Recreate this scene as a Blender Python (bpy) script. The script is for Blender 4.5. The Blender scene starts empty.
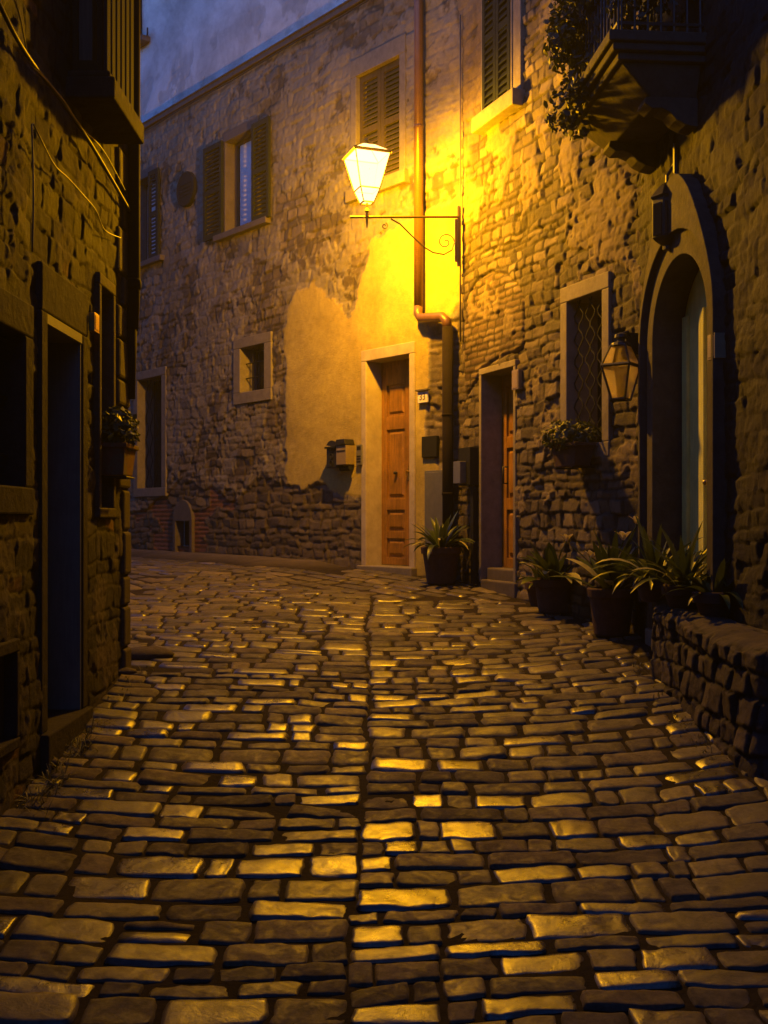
import bpy, math, random
import numpy as np
from mathutils import Vector, Matrix

S = bpy.context.scene
R_ = math.radians
# ------------------------------------------------------------------ camera
F = 1050.0                      # focal length in pixels of the 768x1024 picture
HZ = 520.0                      # horizon row
EYE = 1.5
cam_d = bpy.data.cameras.new('camera')
cam = bpy.data.objects.new('camera', cam_d)
S.collection.objects.link(cam)
cam.location = (0, 0, EYE)
cam.rotation_euler = (R_(90), 0, 0)
cam_d.sensor_fit = 'VERTICAL'
cam_d.sensor_height = 36.0
cam_d.lens = F * 36.0 / 1024.0
cam_d.shift_y = (HZ - 512.0) / 1024.0
cam_d.clip_end = 600
S.camera = cam
# ------------------------------------------------------------------ dusk sky
SKY_STRENGTH = 0.10
LAMP_W = 195.0
EXPOSURE = 3.4
w = bpy.data.worlds.new('World'); S.world = w; w.use_nodes = True
nt = w.node_tree
for n in list(nt.nodes): nt.nodes.remove(n)
wo = nt.nodes.new('ShaderNodeOutputWorld'); bg = nt.nodes.new('ShaderNodeBackground')
sk = nt.nodes.new('ShaderNodeTexSky'); sk.sky_type = 'NISHITA'; sk.sun_disc = False
sk.sun_elevation = R_(1.0); sk.sun_rotation = R_(229); sk.altitude = 100
sk.air_density = 1.0; sk.dust_density = 0.3; sk.ozone_density = 4.0
tint = nt.nodes.new('ShaderNodeMix'); tint.data_type = 'RGBA'; tint.blend_type = 'MULTIPLY'
tint.inputs[0].default_value = 1.0
tint.inputs[7].default_value = (0.58, 0.84, 1.25, 1)
nt.links.new(sk.outputs[0], tint.inputs[6]); nt.links.new(tint.outputs[2], bg.inputs[0])
bg.inputs[1].default_value = SKY_STRENGTH
nt.links.new(bg.outputs[0], wo.inputs[0])
S.view_settings.view_transform = 'Standard'; S.view_settings.look = 'None'
S.view_settings.exposure = EXPOSURE; S.view_settings.gamma = 1.0
S.view_settings.use_curve_mapping = False

# ------------------------------------------------------------------ numpy noise
def _h(ix, iy, seed):
    n = (ix.astype(np.int64) * 374761393 + iy.astype(np.int64) * 668265263 + seed * 974634777) & 0xffffffff
    n = ((n ^ (n >> 13)) * 1274126177) & 0xffffffff
    n = n ^ (n >> 16)
    return (n & 0xffffff) / float(0xffffff)
def vn(x, y, seed=0):
    x = np.asarray(x, float); y = np.asarray(y, float)
    ix = np.floor(x); iy = np.floor(y); fx = x - ix; fy = y - iy
    fx = fx * fx * (3 - 2 * fx); fy = fy * fy * (3 - 2 * fy)
    a = _h(ix, iy, seed); b = _h(ix + 1, iy, seed); c = _h(ix, iy + 1, seed); d = _h(ix + 1, iy + 1, seed)
    return (a * (1 - fx) + b * fx) * (1 - fy) + (c * (1 - fx) + d * fx) * fy
def fbm(x, y, seed=0, o=4):
    s = 0; a = .5; t = 0
    for k in range(o):
        s = s + a * vn(x * 2 ** k, y * 2 ** k, seed + k * 17); t += a; a *= .5
    return s / t
def sstep(a, b, x):
    t = np.clip((x - a) / (b - a), 0, 1); return t * t * (3 - 2 * t)
def masonry(U, Z, seed, hr, wr, warp=.05, rnd=.03):
    """coursed rubble: distance to the nearest joint, a random number per stone"""
    rs = np.random.RandomState(seed)
    Zw = Z + warp * (fbm(U * 1.7 + 3, Z * 1.7, seed, 3) - .5) * 2 + .018 * (vn(U * 14, Z * 14, seed + 5) - .5)
    Uw = U + warp * .6 * (fbm(U * 2.5, Z * 4.5 + 7, seed + 9, 3) - .5) * 2 + .02 * (vn(U * 12, Z * 12, seed + 6) - .5)
    zmin = Zw.min() - .3; b = [zmin]
    while b[-1] < Zw.max() + .3: b.append(b[-1] + rs.uniform(*hr))
    b = np.array(b); i = np.searchsorted(b, Zw) - 1
    dv = np.minimum(Zw - b[i], b[i + 1] - Zw)
    zc = (b[i] + b[i + 1]) / 2; tl = np.zeros_like(dv); du = np.zeros_like(dv); rid = np.zeros_like(dv); r2 = np.zeros_like(dv)
    u0 = Uw.min() - .5; u1 = Uw.max() + .5
    for k in range(len(b) - 1):
        m = i == k
        c = [u0 + rs.uniform(0, .3)]
        big = rs.uniform(.8, 1.25)
        while c[-1] < u1 + .6: c.append(c[-1] + rs.uniform(*wr) * big)
        c = np.array([u0 - .2] + c); a1 = rs.rand(len(c)); a2 = rs.rand(len(c))
        if not m.any(): continue
        x = Uw[m]; j = np.searchsorted(c, x) - 1; j = np.clip(j, 0, len(c) - 2)
        du[m] = np.minimum(x - c[j], c[j + 1] - x); rid[m] = a1[j]; r2[m] = a2[j]
        a3 = rs.uniform(-1, 1, len(c)); a4 = rs.uniform(-1, 1, len(c))
        tl[m] = a3[j] * (x - (c[j] + c[j + 1]) / 2) + a4[j] * 1.6 * (Zw[m] - zc[m])
    dv = np.maximum(dv, 1e-4); du = np.maximum(du, 1e-4)
    d = (dv ** -4.0 + du ** -4.0) ** (-1 / 4.0)
    global TILT
    TILT = np.clip(tl, -.12, .12)
    return d, rid, r2
def seg_dist(U, Z, poly):
    d = np.full(U.shape, 1e9); ins = np.zeros(U.shape, bool)
    n = len(poly)
    for k in range(n):
        x0, y0 = poly[k]; x1, y1 = poly[(k + 1) % n]
        dx, dy = x1 - x0, y1 - y0
        t = np.clip(((U - x0) * dx + (Z - y0) * dy) / (dx * dx + dy * dy + 1e-12), 0, 1)
        d = np.minimum(d, np.hypot(U - x0 - t * dx, Z - y0 - t * dy))
        if y0 != y1:
            c = ((y0 > Z) != (y1 > Z)) & (U < (x1 - x0) * (Z - y0) / (y1 - y0) + x0)
            ins ^= c
    return np.where(ins, d, -d)

# ------------------------------------------------------------------ the ground's height
GY = np.array([-40, 0, 3.0, 5.0, 7.29, 9.5, 11.5, 14, 16, 60.])
GZ = np.array([-.9, -.26, -.07, .135, .50, .79, .95, .985, 1.0, 1.6])
def gh(x, y):
    """height of the street, rising away from the camera and towards both walls"""
    x = np.asarray(x, float); y = np.asarray(y, float)
    s = 0
    for o in (-.5, -.25, 0, .25, .5): s = s + np.interp(y + o, GY, GZ) / 5
    cr = .10 * (np.minimum(np.abs(x), 2.0) / 1.75) ** 2 * (1 - sstep(6.5, 9.5, y))
    return s + cr + .015 * (vn(x * .9, y * .9, 77) - .5)

# ------------------------------------------------------------------ mesh collector
class MB:
    def __init__(s): s.v = []; s.f = []
    def add(s, vs, fs):
        n = len(s.v); s.v += [tuple(v) for v in vs]; s.f += [tuple(n + i for i in f) for f in fs]; return s
    def hexa(s, p):   # 8 points, bottom four then top four
        return s.add(p, [(3, 2, 1, 0), (4, 5, 6, 7), (0, 1, 5, 4), (1, 2, 6, 5), (2, 3, 7, 6), (3, 0, 4, 7)])
    def box(s, c, d, rz=0):
        x, y, z = d[0] / 2, d[1] / 2, d[2] / 2; m = Matrix.Rotation(rz, 3, 'Z'); c = Vector(c)
        return s.hexa([c + m @ Vector(q) for q in ((-x, -y, -z), (x, -y, -z), (x, y, -z), (-x, y, -z), (-x, -y, z), (x, -y, z), (x, y, z), (-x, y, z))])
    def tube(s, pts, r, n=8, caps=True):
        pts = [Vector(p) for p in pts]; rr = r if isinstance(r, (list, tuple)) else [r] * len(pts)
        rings = []; up = None
        for i, p in enumerate(pts):
            t = (pts[min(i + 1, len(pts) - 1)] - pts[max(i - 1, 0)]).normalized()
            if up is None: up = t.orthogonal().normalized()
            up = (up - t * up.dot(t)).normalized(); bi = t.cross(up)
            rings.append([p + (up * math.cos(2 * math.pi * k / n) + bi * math.sin(2 * math.pi * k / n)) * rr[i] for k in range(n)])
        vs = [q for ring in rings for q in ring]; fs = []
        for i in range(len(pts) - 1):
            for k in range(n):
                a = i * n + k; b = i * n + (k + 1) % n
                fs.append((a, b, b + n, a + n))
        if caps: fs += [tuple(reversed(range(n))), tuple(range((len(pts) - 1) * n, len(pts) * n))]
        return s.add(vs, fs)
    def lathe(s, c, prof, n=24, sq=False, rot=0, close=True):
        c = Vector(c); vs = []; fs = []
        for (r, z) in prof:
            for k in range(n):
                a = 2 * math.pi * k / n + rot
                vs.append(c + Vector((r * math.cos(a), r * math.sin(a), z)))
        for i in range(len(prof) - 1):
            for k in range(n):
                a = i * n + k; b = i * n + (k + 1) % n; fs.append((a, b, b + n, a + n))
        if close: fs += [tuple(reversed(range(n))), tuple(range((len(prof) - 1) * n, len(prof) * n))]
        return s.add(vs, fs)
ROOT = {}
def obj(name, mb, mat, parent=None, bevel=0, smooth=False, world=True):
    me = bpy.data.meshes.new(name)
    v = mb.v
    base = ROOT.get(parent.name) if parent is not None else None
    if base is not None and world: v = [(a[0] - base[0], a[1] - base[1], a[2] - base[2]) for a in v]
    me.from_pydata(v, [], mb.f); me.update()
    if smooth: me.polygons.foreach_set('use_smooth', [True] * len(me.polygons))
    o = bpy.data.objects.new(name, me); S.collection.objects.link(o)
    if mat: me.materials.append(mat)
    if parent is not None:
        o.parent = parent
        if base is not None: ROOT[o.name] = base
    if bevel:
        b = o.modifiers.new('bevel', 'BEVEL'); b.width = bevel; b.segments = 2; b.limit_method = 'ANGLE'
    return o
def thing(name, label, cat, loc, group=None):
    o = bpy.data.objects.new(name, None); S.collection.objects.link(o); o.location = loc
    o.empty_display_size = .1
    o['label'] = label; o['category'] = cat
    if group: o['group'] = group
    ROOT[o.name] = tuple(loc)
    return o
def tag(o, label=None, cat=None, group=None, kind=None):
    for k, v in (('label', label), ('category', cat), ('group', group), ('kind', kind)):
        if v: o[k] = v
    return o

# ------------------------------------------------------------------ materials
class NT:
    def __init__(s, name):
        s.m = bpy.data.materials.new(name); s.m.use_nodes = True; s.t = s.m.node_tree
        for n in list(s.t.nodes): s.t.nodes.remove(n)
        s.out = s.t.nodes.new('ShaderNodeOutputMaterial'); s.b = s.t.nodes.new('ShaderNodeBsdfPrincipled')
        s.l(s.b.outputs[0], s.out.inputs[0]); s.tc = s.t.nodes.new('ShaderNodeTexCoord')
    def l(s, a, b): s.t.links.new(a, b)
    def n(s, t, **k):
        n = s.t.nodes.new(t)
        for a, b in k.items(): setattr(n, a, b)
        return n
    def noise(s, scale, detail=4, rough=.6, vec=None, out=0, dist=0):
        n = s.n('ShaderNodeTexNoise'); n.inputs['Scale'].default_value = scale
        n.inputs['Detail'].default_value = detail; n.inputs['Roughness'].default_value = rough
        n.inputs['Distortion'].default_value = dist
        s.l(vec or s.tc.outputs['Object'], n.inputs['Vector']); return n.outputs[out]
    def ramp(s, fac, stops):
        r = s.n('ShaderNodeValToRGB'); e = r.color_ramp.elements
        while len(e) < len(stops): e.new(.5)
        for q, (p, c) in zip(e, stops):
            q.position = p; q.color = (*c, 1) if not isinstance(c, (int, float)) else (c, c, c, 1)
        s.l(fac, r.inputs[0]); return r.outputs[0]
    def mix(s, fac, a, b, mode='MIX'):
        m = s.n('ShaderNodeMix', data_type='RGBA', blend_type=mode)
        for i, q in ((0, fac), (6, a), (7, b)):
            if isinstance(q, (int, float)): m.inputs[i].default_value = q if i == 0 else (q, q, q, 1)
            elif isinstance(q, tuple): m.inputs[i].default_value = (*q, 1)
            else: s.l(q, m.inputs[i])
        return m.outputs[2]
    def math(s, op, a, b=0):
        m = s.n('ShaderNodeMath', operation=op)
        for i, q in ((0, a), (1, b)):
            if isinstance(q, (int, float)): m.inputs[i].default_value = q
            else: s.l(q, m.inputs[i])
        return m.outputs[0]
    def bump(s, h, strength=.3, dist=.01, prev=None):
        b = s.n('ShaderNodeBump'); b.inputs['Strength'].default_value = strength; b.inputs['Distance'].default_value = dist
        s.l(h, b.inputs['Height'])
        if prev: s.l(prev, b.inputs['Normal'])
        return b.outputs[0]
    def attr(s, name):
        a = s.n('ShaderNodeAttribute'); a.attribute_name = name
        sp = s.n('ShaderNodeSeparateColor'); s.l(a.outputs['Color'], sp.inputs[0]); return sp.outputs, a.outputs['Alpha']
    def set(s, **k):
        for a, b in k.items():
            i = s.b.inputs[a.replace('_', ' ')]
            if isinstance(b, (int, float)): i.default_value = b
            elif isinstance(b, tuple): i.default_value = (*b, 1)
            else: s.l(b, i)
        return s.m

def wall_mat(name, stones, mortar, plaster, brick=(.25, .11, .06), upper=None):
    m = NT(name); (r, g, b), al = m.attr('mask')
    st = m.ramp(r, [(0, stones[0]), (.35, stones[1]), (.7, stones[2]), (1, stones[3])])
    st = m.mix(.55, st, m.ramp(m.noise(9, 6, .7), [(.25, .35), (.75, 1.1)]), 'MULTIPLY')
    st = m.mix(al, st, m.mix(.6, brick, m.ramp(m.noise(25, 3), [(.3, .5), (.7, 1.2)]), 'MULTIPLY'))
    mo = m.mix(.6, mortar, m.ramp(m.noise(30, 5, .7), [(.3, .45), (.7, 1.1)]), 'MULTIPLY')
    c = m.mix(g, st, mo)
    pn = m.noise(1.6, 8, .65, dist=.4)
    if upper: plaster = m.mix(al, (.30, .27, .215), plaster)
    pl = m.mix(.6, plaster, m.ramp(pn, [(.28, (.48, .45, .43)), (.5, (.85, .82, .8)), (.72, (1.15, 1.12, 1.08))]), 'MULTIPLY')
    pl = m.mix(.55, pl, m.ramp(m.noise(14, 8, .75), [(.3, .5), (.6, 1.0)]), 'MULTIPLY')
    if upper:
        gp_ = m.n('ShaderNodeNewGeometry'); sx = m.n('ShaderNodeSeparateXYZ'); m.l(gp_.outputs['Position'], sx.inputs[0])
        pl = m.mix(m.math('GREATER_THAN', sx.outputs[2], 7.375), pl, m.mix(.7, upper, m.ramp(m.noise(1.1, 8, .65, dist=.5), [(.3, (.45, .43, .42)), (.55, (1, 1, 1))]), 'MULTIPLY'))  # sky light put into the colour: paler plaster above the ledge
    c = m.mix(b, c, pl)
    grime = m.ramp(m.noise(.9, 6, .7, dist=.6), [(.35, (.62, .6, .58)), (.6, (1, 1, 1))])
    c = m.mix(.8, c, grime, 'MULTIPLY')
    h = m.math('ADD', m.math('MULTIPLY', m.noise(45, 6, .75), 1.0), m.math('MULTIPLY', m.noise(140, 4, .7), .45))
    nb = m.bump(h, .75, .012)
    return m.set(Base_Color=c, Roughness=m.math('ADD', .78, m.math('MULTIPLY', r, .15)), Specular_IOR_Level=.3, Normal=nb)
def plain(name, col, rough=.6, spec=.5, metal=0, var=.5, scale=20, bump=.15, bd=.004, col2=None):
    m = NT(name)
    n = m.noise(scale, 6, .7)
    c = m.mix(var, col, m.ramp(n, [(.3, .45), (.7, 1.15)]), 'MULTIPLY')
    if col2: c = m.mix(m.ramp(m.noise(scale * .3, 6, .75), [(.48, 0.0), (.6, 1.0)]), c, col2)
    ro = m.math('ADD', rough - .12, m.math('MULTIPLY', m.noise(scale * 1.7, 4), .24))
    return m.set(Base_Color=c, Roughness=ro, Metallic=metal, Specular_IOR_Level=spec, Normal=m.bump(m.noise(scale * 3, 5, .7), bump, bd))
def wood(name, col, rough=.45, grain=1.0, spec=.5, dirt=.5):
    m = NT(name)
    mp = m.n('ShaderNodeMapping'); mp.inputs['Scale'].default_value = (22, 22, 1.6); m.l(m.tc.outputs['Object'], mp.inputs[0])
    g = m.noise(2.2, 7, .7, vec=mp.outputs[0], dist=.7)
    c = m.mix(.7 * grain, col, m.ramp(g, [(.3, .4), (.55, 1.0), (.75, 1.3)]), 'MULTIPLY')
    c = m.mix(dirt, c, m.ramp(m.noise(3, 6, .7), [(.35, .5), (.65, 1.1)]), 'MULTIPLY')
    return m.set(Base_Color=c, Roughness=m.math('ADD', rough, m.math('MULTIPLY', g, .2)), Specular_IOR_Level=spec, Normal=m.bump(g, .25, .003))

M = {}
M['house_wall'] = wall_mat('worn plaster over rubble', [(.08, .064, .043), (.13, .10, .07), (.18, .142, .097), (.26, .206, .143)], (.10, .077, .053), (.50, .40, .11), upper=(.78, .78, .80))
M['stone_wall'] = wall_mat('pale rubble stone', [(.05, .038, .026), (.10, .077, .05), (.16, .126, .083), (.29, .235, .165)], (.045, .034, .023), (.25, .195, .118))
M['arch_wall'] = wall_mat('dark rubble stone', [(.012, .0095, .008), (.019, .0155, .013), (.028, .023, .019), (.05, .041, .034)], (.012, .0095, .008), (.032, .026, .022))  # same kind of masonry as the pale wall, in much darker tones
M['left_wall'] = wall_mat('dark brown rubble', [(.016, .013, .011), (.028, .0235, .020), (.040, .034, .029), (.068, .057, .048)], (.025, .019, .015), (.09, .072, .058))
M['bench_wall'] = wall_mat('low wall stone', [(.045, .034, .028), (.07, .055, .044), (.10, .08, .062), (.15, .12, .09)], (.03, .025, .02), (.12, .1, .08))
M['surround'] = plain('grey sandstone surround', (.20, .17, .13), .8, .3, var=.6, scale=12, bump=.5, bd=.006)
M['surround_dark'] = plain('dark sandstone', (.11, .09, .078), .8, .3, var=.6, scale=12, bump=.5, bd=.006)
M['surround_light'] = plain('rendered door surround', (.42, .35, .26), .8, .3, var=.55, scale=6, bump=.35, bd=.005)
M['left_frame'] = plain('grimy grey stone', (.034, .028, .027), .9, .2, var=.85, scale=7, bump=.9, bd=.012)
M['left_quoin'] = plain('rough brown corner stone', (.075, .058, .045), .85, .25, var=.7, scale=9, bump=.7, bd=.012)
M['arch_stone'] = plain('deep brown sandstone', (.060, .050, .040), .85, .25, var=.8, scale=8, bump=.7, bd=.01)  # darker sandstone tone for the arch and balcony
M['door'] = wood('varnished chestnut', (.30, .145, .022), .38, 1.2, dirt=.85)
M['door_dark'] = wood('dark brown wood', (.16, .06, .03), .45)
M['blue_wood'] = wood('grey blue painted wood', (.15, .16, .14), .5, .5)
M['bay_wood'] = wood('weathered blue grey boards', (.03, .034, .042), .8, .6, spec=.1)
M['green_door'] = wood('pale green painted wood', (.60, .60, .20), .75, .5, spec=.12)
M['shutter'] = wood('dark green painted slats', (.016, .021, .018), .75, .6, spec=.15)
M['shutter_brown'] = wood('weathered brown slats', (.07, .05, .032), .75, .8, spec=.15)
M['frame_wood'] = wood('brown window wood', (.14, .09, .06), .55)
M['iron'] = plain('black wrought iron', (.025, .022, .02), .5, .5, .4, var=.4, scale=40)
M['lamp_iron'] = plain('old painted iron', (.10, .065, .035), .45, .5, .3, var=.4, scale=40)
M['copper'] = plain('brown painted pipe', (.15, .075, .04), .38, .5, .2, var=.5, scale=8, bump=.08)
M['pipe_dark'] = plain('dark cast pipe', (.016, .011, .008), .85, .12, .0, var=.5, scale=14)
M['terracotta'] = plain('old terracotta', (.17, .065, .035), .85, .3, var=.6, scale=14, bump=.3, col2=(.12, .09, .06))
M['terra_dark'] = plain('mossy terracotta', (.07, .035, .025), .85, .3, var=.6, scale=14, bump=.3)
M['cable'] = plain('weathered cable', (.13, .10, .075), .4, .5, var=.2)
M['cable_dark'] = plain('black cable', (.03, .025, .02), .5, .4, var=.2)
M['metal_grey'] = plain('grey enamelled metal', (.14, .135, .115), .5, .5, .1, var=.4, scale=15)
M['metal_dark'] = plain('dark grey metal', (.014, .014, .014), .8, .15, .0, var=.4, scale=25)
M['beige_metal'] = plain('beige painted metal', (.24, .18, .10), .45, .5, .1, var=.3, scale=25)
M['brass'] = plain('old brass', (.5, .35, .12), .35, .5, .9, var=.4, scale=40)
M['ceramic'] = plain('white glazed tile', (.72, .68, .58), .25, .5, var=.15, scale=20, bump=.03)
M['ink'] = plain('dark blue ink', (.12, .07, .04), .4, .5, var=.1)
M['white_paint'] = plain('white curtain', (.7, .68, .72), .8, .2, var=.15, scale=6, bump=.1)
M['soil'] = plain('potting soil', (.03, .02, .013), .95, .2, var=.5, scale=40, bump=.6)
m = NT('dark window glass'); M['glass'] = m.set(Base_Color=(.012, .014, .02), Roughness=.09, Specular_IOR_Level=.6, Normal=m.bump(m.noise(5, 2), .08, .01))
m = NT('old clear lantern glass')
gl = m.n('ShaderNodeBsdfGlass'); gl.inputs['Roughness'].default_value = .12; gl.inputs['IOR'].default_value = 1.1
tr = m.n('ShaderNodeBsdfTranslucent'); tr.inputs[0].default_value = (.55, .45, .3, 1)
ms = m.n('ShaderNodeMixShader'); ms.inputs[0].default_value = .45
m.l(gl.outputs[0], ms.inputs[1]); m.l(tr.outputs[0], ms.inputs[2]); m.l(ms.outputs[0], m.out.inputs[0]); M['lantern_glass'] = m.m
m = NT('lit lantern glass')
em = m.n('ShaderNodeEmission'); em.inputs[0].default_value = (1, .58, .22, 1); em.inputs[1].default_value = .55
tp = m.n('ShaderNodeBsdfTransparent'); ms = m.n('ShaderNodeMixShader'); ms.inputs[0].default_value = .4
m.l(tp.outputs[0], ms.inputs[1]); m.l(em.outputs[0], ms.inputs[2]); m.l(ms.outputs[0], m.out.inputs[0]); M['lit_glass'] = m.m
m = NT('dim lantern top glass')
em = m.n('ShaderNodeEmission'); em.inputs[0].default_value = (1, .62, .20, 1); em.inputs[1].default_value = .9
tp = m.n('ShaderNodeBsdfTransparent'); tp.inputs[0].default_value = (.16, .15, .14, 1); ms = m.n('ShaderNodeMixShader'); ms.inputs[0].default_value = .35  # tinted dark so that little lamp light escapes upward
m.l(tp.outputs[0], ms.inputs[1]); m.l(em.outputs[0], ms.inputs[2]); m.l(ms.outputs[0], m.out.inputs[0]); M['top_glass'] = m.m
def leaf_mat(name, c1, c2, rough=.4):
    m = NT(name); g = m.n('ShaderNodeNewGeometry')
    c = m.ramp(g.outputs['Random Per Island'], [(0, c1), (1, c2)])
    c = m.mix(.5, c, m.ramp(m.noise(18, 4), [(.3, .5), (.7, 1.2)]), 'MULTIPLY')
    m.set(Base_Color=c, Roughness=rough, Specular_IOR_Level=.5)
    tl = m.n('ShaderNodeBsdfTranslucent'); m.l(c, tl.inputs[0]); ms = m.n('ShaderNodeMixShader'); ms.inputs[0].default_value = .2
    m.l(m.b.outputs[0], ms.inputs[1]); m.l(tl.outputs[0], ms.inputs[2]); m.l(ms.outputs[0], m.out.inputs[0]); return m.m
M['leaf'] = leaf_mat('dark strap leaves', (.02, .036, .008), (.075, .10, .022), .42)
M['leaf_light'] = leaf_mat('pale yellowing leaves', (.30, .30, .08), (.45, .40, .14), .4)
M['leaf_small'] = leaf_mat('small geranium leaves', (.02, .035, .01), (.09, .10, .025), .5)
M['leaf_dark'] = leaf_mat('dark ivy leaves', (.010, .016, .006), (.03, .036, .012), .6)
M['grass'] = leaf_mat('dry grass and weeds', (.05, .06, .02), (.20, .17, .07), .6)
M['flower'] = leaf_mat('pale lily petals', (.6, .5, .3), (.75, .65, .45), .5)

# street stones
m = NT('worn street stones'); g = m.n('ShaderNodeNewGeometry'); rp = g.outputs['Random Per Island']
c = m.ramp(rp, [(0, (.055, .047, .038)), (.3, (.105, .087, .057)), (.6, (.078, .066, .048)), (.8, (.155, .125, .073)), (1, (.10, .079, .056))])
c = m.mix(.7, c, m.ramp(m.noise(7, 8, .7, dist=.5), [(.3, .30), (.7, 1.5)]), 'MULTIPLY')
c = m.mix(.6, c, m.ramp(m.noise(60, 4, .7), [(.3, .5), (.6, 1.1)]), 'MULTIPLY')
wn = m.n('ShaderNodeTexWhiteNoise', noise_dimensions='1D'); m.l(rp, wn.inputs['W'])
ro = m.ramp(wn.outputs[0], [(0, .27), (.20, .34), (.34, .52), (1, .78)])
ro = m.mix(1.0, ro, m.ramp(m.noise(13, 8, .75, dist=.8), [(.35, .75), (.65, 1.5)]), 'MULTIPLY')
nb = m.bump(m.noise(9, 7, .7, dist=.6), .5, .008)
nb = m.bump(m.noise(70, 6, .75), .5, .0025, nb)
sp = m.ramp(wn.outputs[0], [(0, .9), (.20, .8), (.36, .45), (1, .18)])
M['cobble'] = m.set(Base_Color=c, Roughness=ro, Specular_IOR_Level=sp, Normal=nb)
m = NT('earth between stones')
c = m.ramp(m.noise(8, 8, .7), [(.3, (.012, .009, .006)), (.7, (.035, .026, .017))])
(r, g, b), al = m.attr('mask')
c = m.mix(r, c, m.ramp(m.noise(5, 8, .75), [(.25, (.07, .055, .04)), (.75, (.17, .135, .095))]))
M['earth'] = m.set(Base_Color=c, Roughness=.95, Specular_IOR_Level=.15, Normal=m.bump(m.noise(30, 7, .8), .8, .02))

# ------------------------------------------------------------------ wall frames
class Wall:
    def __init__(s, o, d, n):
        s.o = np.array(o, float); s.d = np.array(d, float) / np.hypot(*d); s.n = np.array(n, float) / np.hypot(*n)
        s.flip = (s.d[0] * s.n[1] - s.d[1] * s.n[0]) > 0
    def p(s, u, z, h=0):
        q = s.o + s.d * u + s.n * h; return Vector((q[0], q[1], z))
    def at(s, px, py):
        """where on this wall a point of the photograph lies: distance along, height"""
        rx = (px - 384) / F
        k = (s.o @ s.n) / (rx * s.n[0] + s.n[1])
        q = np.array([rx * k, k]); return float((q - s.o) @ s.d), float(EYE + k * (HZ - py) / F)
    def u(s, px): return s.at(px, 0)[0]
    def rot(s): return math.atan2(s.d[1], s.d[0])
    def g(s, u): q = s.p(u, 0, .05); return float(gh(q.x, q.y))
    def box(s, mb, u0, u1, z0, z1, h0, h1):
        if u0 > u1: u0, u1 = u1, u0
        P = [s.p(a, b, c) for (a, b, c) in ((u0, z0, h0), (u1, z0, h0), (u1, z0, h1), (u0, z0, h1), (u0, z1, h0), (u1, z1, h0), (u1, z1, h1), (u0, z1, h1))]
        if (s.d[0] * s.n[1] - s.d[1] * s.n[0]) < 0:
            P = [P[3], P[2], P[1], P[0], P[7], P[6], P[5], P[4]]
        return mb.hexa(P)
    def prism(s, mb, poly, h0, h1):
        n = len(poly); vs = [s.p(u, z, h0) for u, z in poly] + [s.p(u, z, h1) for u, z in poly]
        fs = [tuple(reversed(range(n))), tuple(range(n, 2 * n))] + [(i, (i + 1) % n, n + (i + 1) % n, n + i) for i in range(n)]
        return mb.add(vs, fs)

CX, CY = .77, 10.68
WB = Wall((CX, CY), (-.861, 1), (-1, -.861))
WR = Wall((CX, CY), (.42, -1), (-1, -.42))
J = WR.p(WR.u(638), 0)
WA = Wall((J.x, J.y), (.08, -1), (-1, -.08))
WL = Wall((-1.7, 6.97), (0, -1), (1, 0))

def axis_pts(a, b, step, snaps):
    n = max(2, int(round((b - a) / step)) + 1); x = np.linspace(a, b, n)
    for s_ in sorted(snaps):
        if a < s_ < b:
            i = int(np.argmin(np.abs(x[1:-1] - s_))) + 1; x[i] = s_
    return x
def wall_mesh(name, W, u0, u1, z0, z1, step, fn, holes, mat, parent, arches=()):
    """a displaced wall sheet: fn(U,Z) -> relief, mask channels; holes = (ua,ub,za,zb) openings"""
    ups = axis_pts(u0, u1, step, [q for h in holes for q in h[:2]]); zps = axis_pts(z0, z1, step, [q for h in holes for q in h[2:4]])
    U, Z = np.meshgrid(ups, zps)
    H, c1, c2, c3, c4 = fn(U, Z)
    for (a, b, c, d) in holes:      # relief settles to the frame around an opening
        dd = np.maximum(np.maximum(a - U, U - b), np.maximum(c - Z, Z - d))
        H = H * sstep(-.005, .05, dd)
    x = W.o[0] + W.d[0] * U + W.n[0] * H; y = W.o[1] + W.d[1] * U + W.n[1] * H
    nz, nu = U.shape
    co = np.stack([x, y, Z], -1).reshape(-1, 3)
    base = ROOT.get(parent.name, (0, 0, 0)); co = co - np.array(base)
    uc = (ups[1:] + ups[:-1]) / 2; zc = (zps[1:] + zps[:-1]) / 2; UC, ZC = np.meshgrid(uc, zc)
    keep = np.ones(UC.shape, bool)
    for (a, b, c, d) in holes: keep &= ~((UC > a) & (UC < b) & (ZC > c) & (ZC < d))
    for (um, zm, r, zb) in arches: keep &= ~(((np.abs(UC - um) < r) & (ZC < zm) & (ZC > zb)) | (np.hypot(UC - um, ZC - zm) < r))
    idx = np.arange(nz * nu).reshape(nz, nu)
    q = np.stack([idx[:-1, :-1], idx[:-1, 1:], idx[1:, 1:], idx[1:, :-1]], -1)[keep]
    if W.flip: q = q[:, ::-1]
    me = bpy.data.meshes.new(name); me.vertices.add(len(co)); me.vertices.foreach_set('co', co.ravel())
    me.loops.add(q.size); me.loops.foreach_set('vertex_index', q.ravel().astype(np.int32))
    me.polygons.add(len(q)); me.polygons.foreach_set('loop_start', np.arange(0, q.size, 4, dtype=np.int32))
    me.update(calc_edges=True); me.polygons.foreach_set('use_smooth', np.ones(len(q), bool))
    at = me.attributes.new('mask', 'FLOAT_COLOR', 'POINT')
    at.data.foreach_set('color', np.stack([c1, c2, c3, c4], -1).reshape(-1).astype(np.float32))
    me.materials.append(mat); me.validate()
    o = bpy.data.objects.new(name, me); S.collection.objects.link(o); o.parent = parent; ROOT[o.name] = base
    return o

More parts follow.
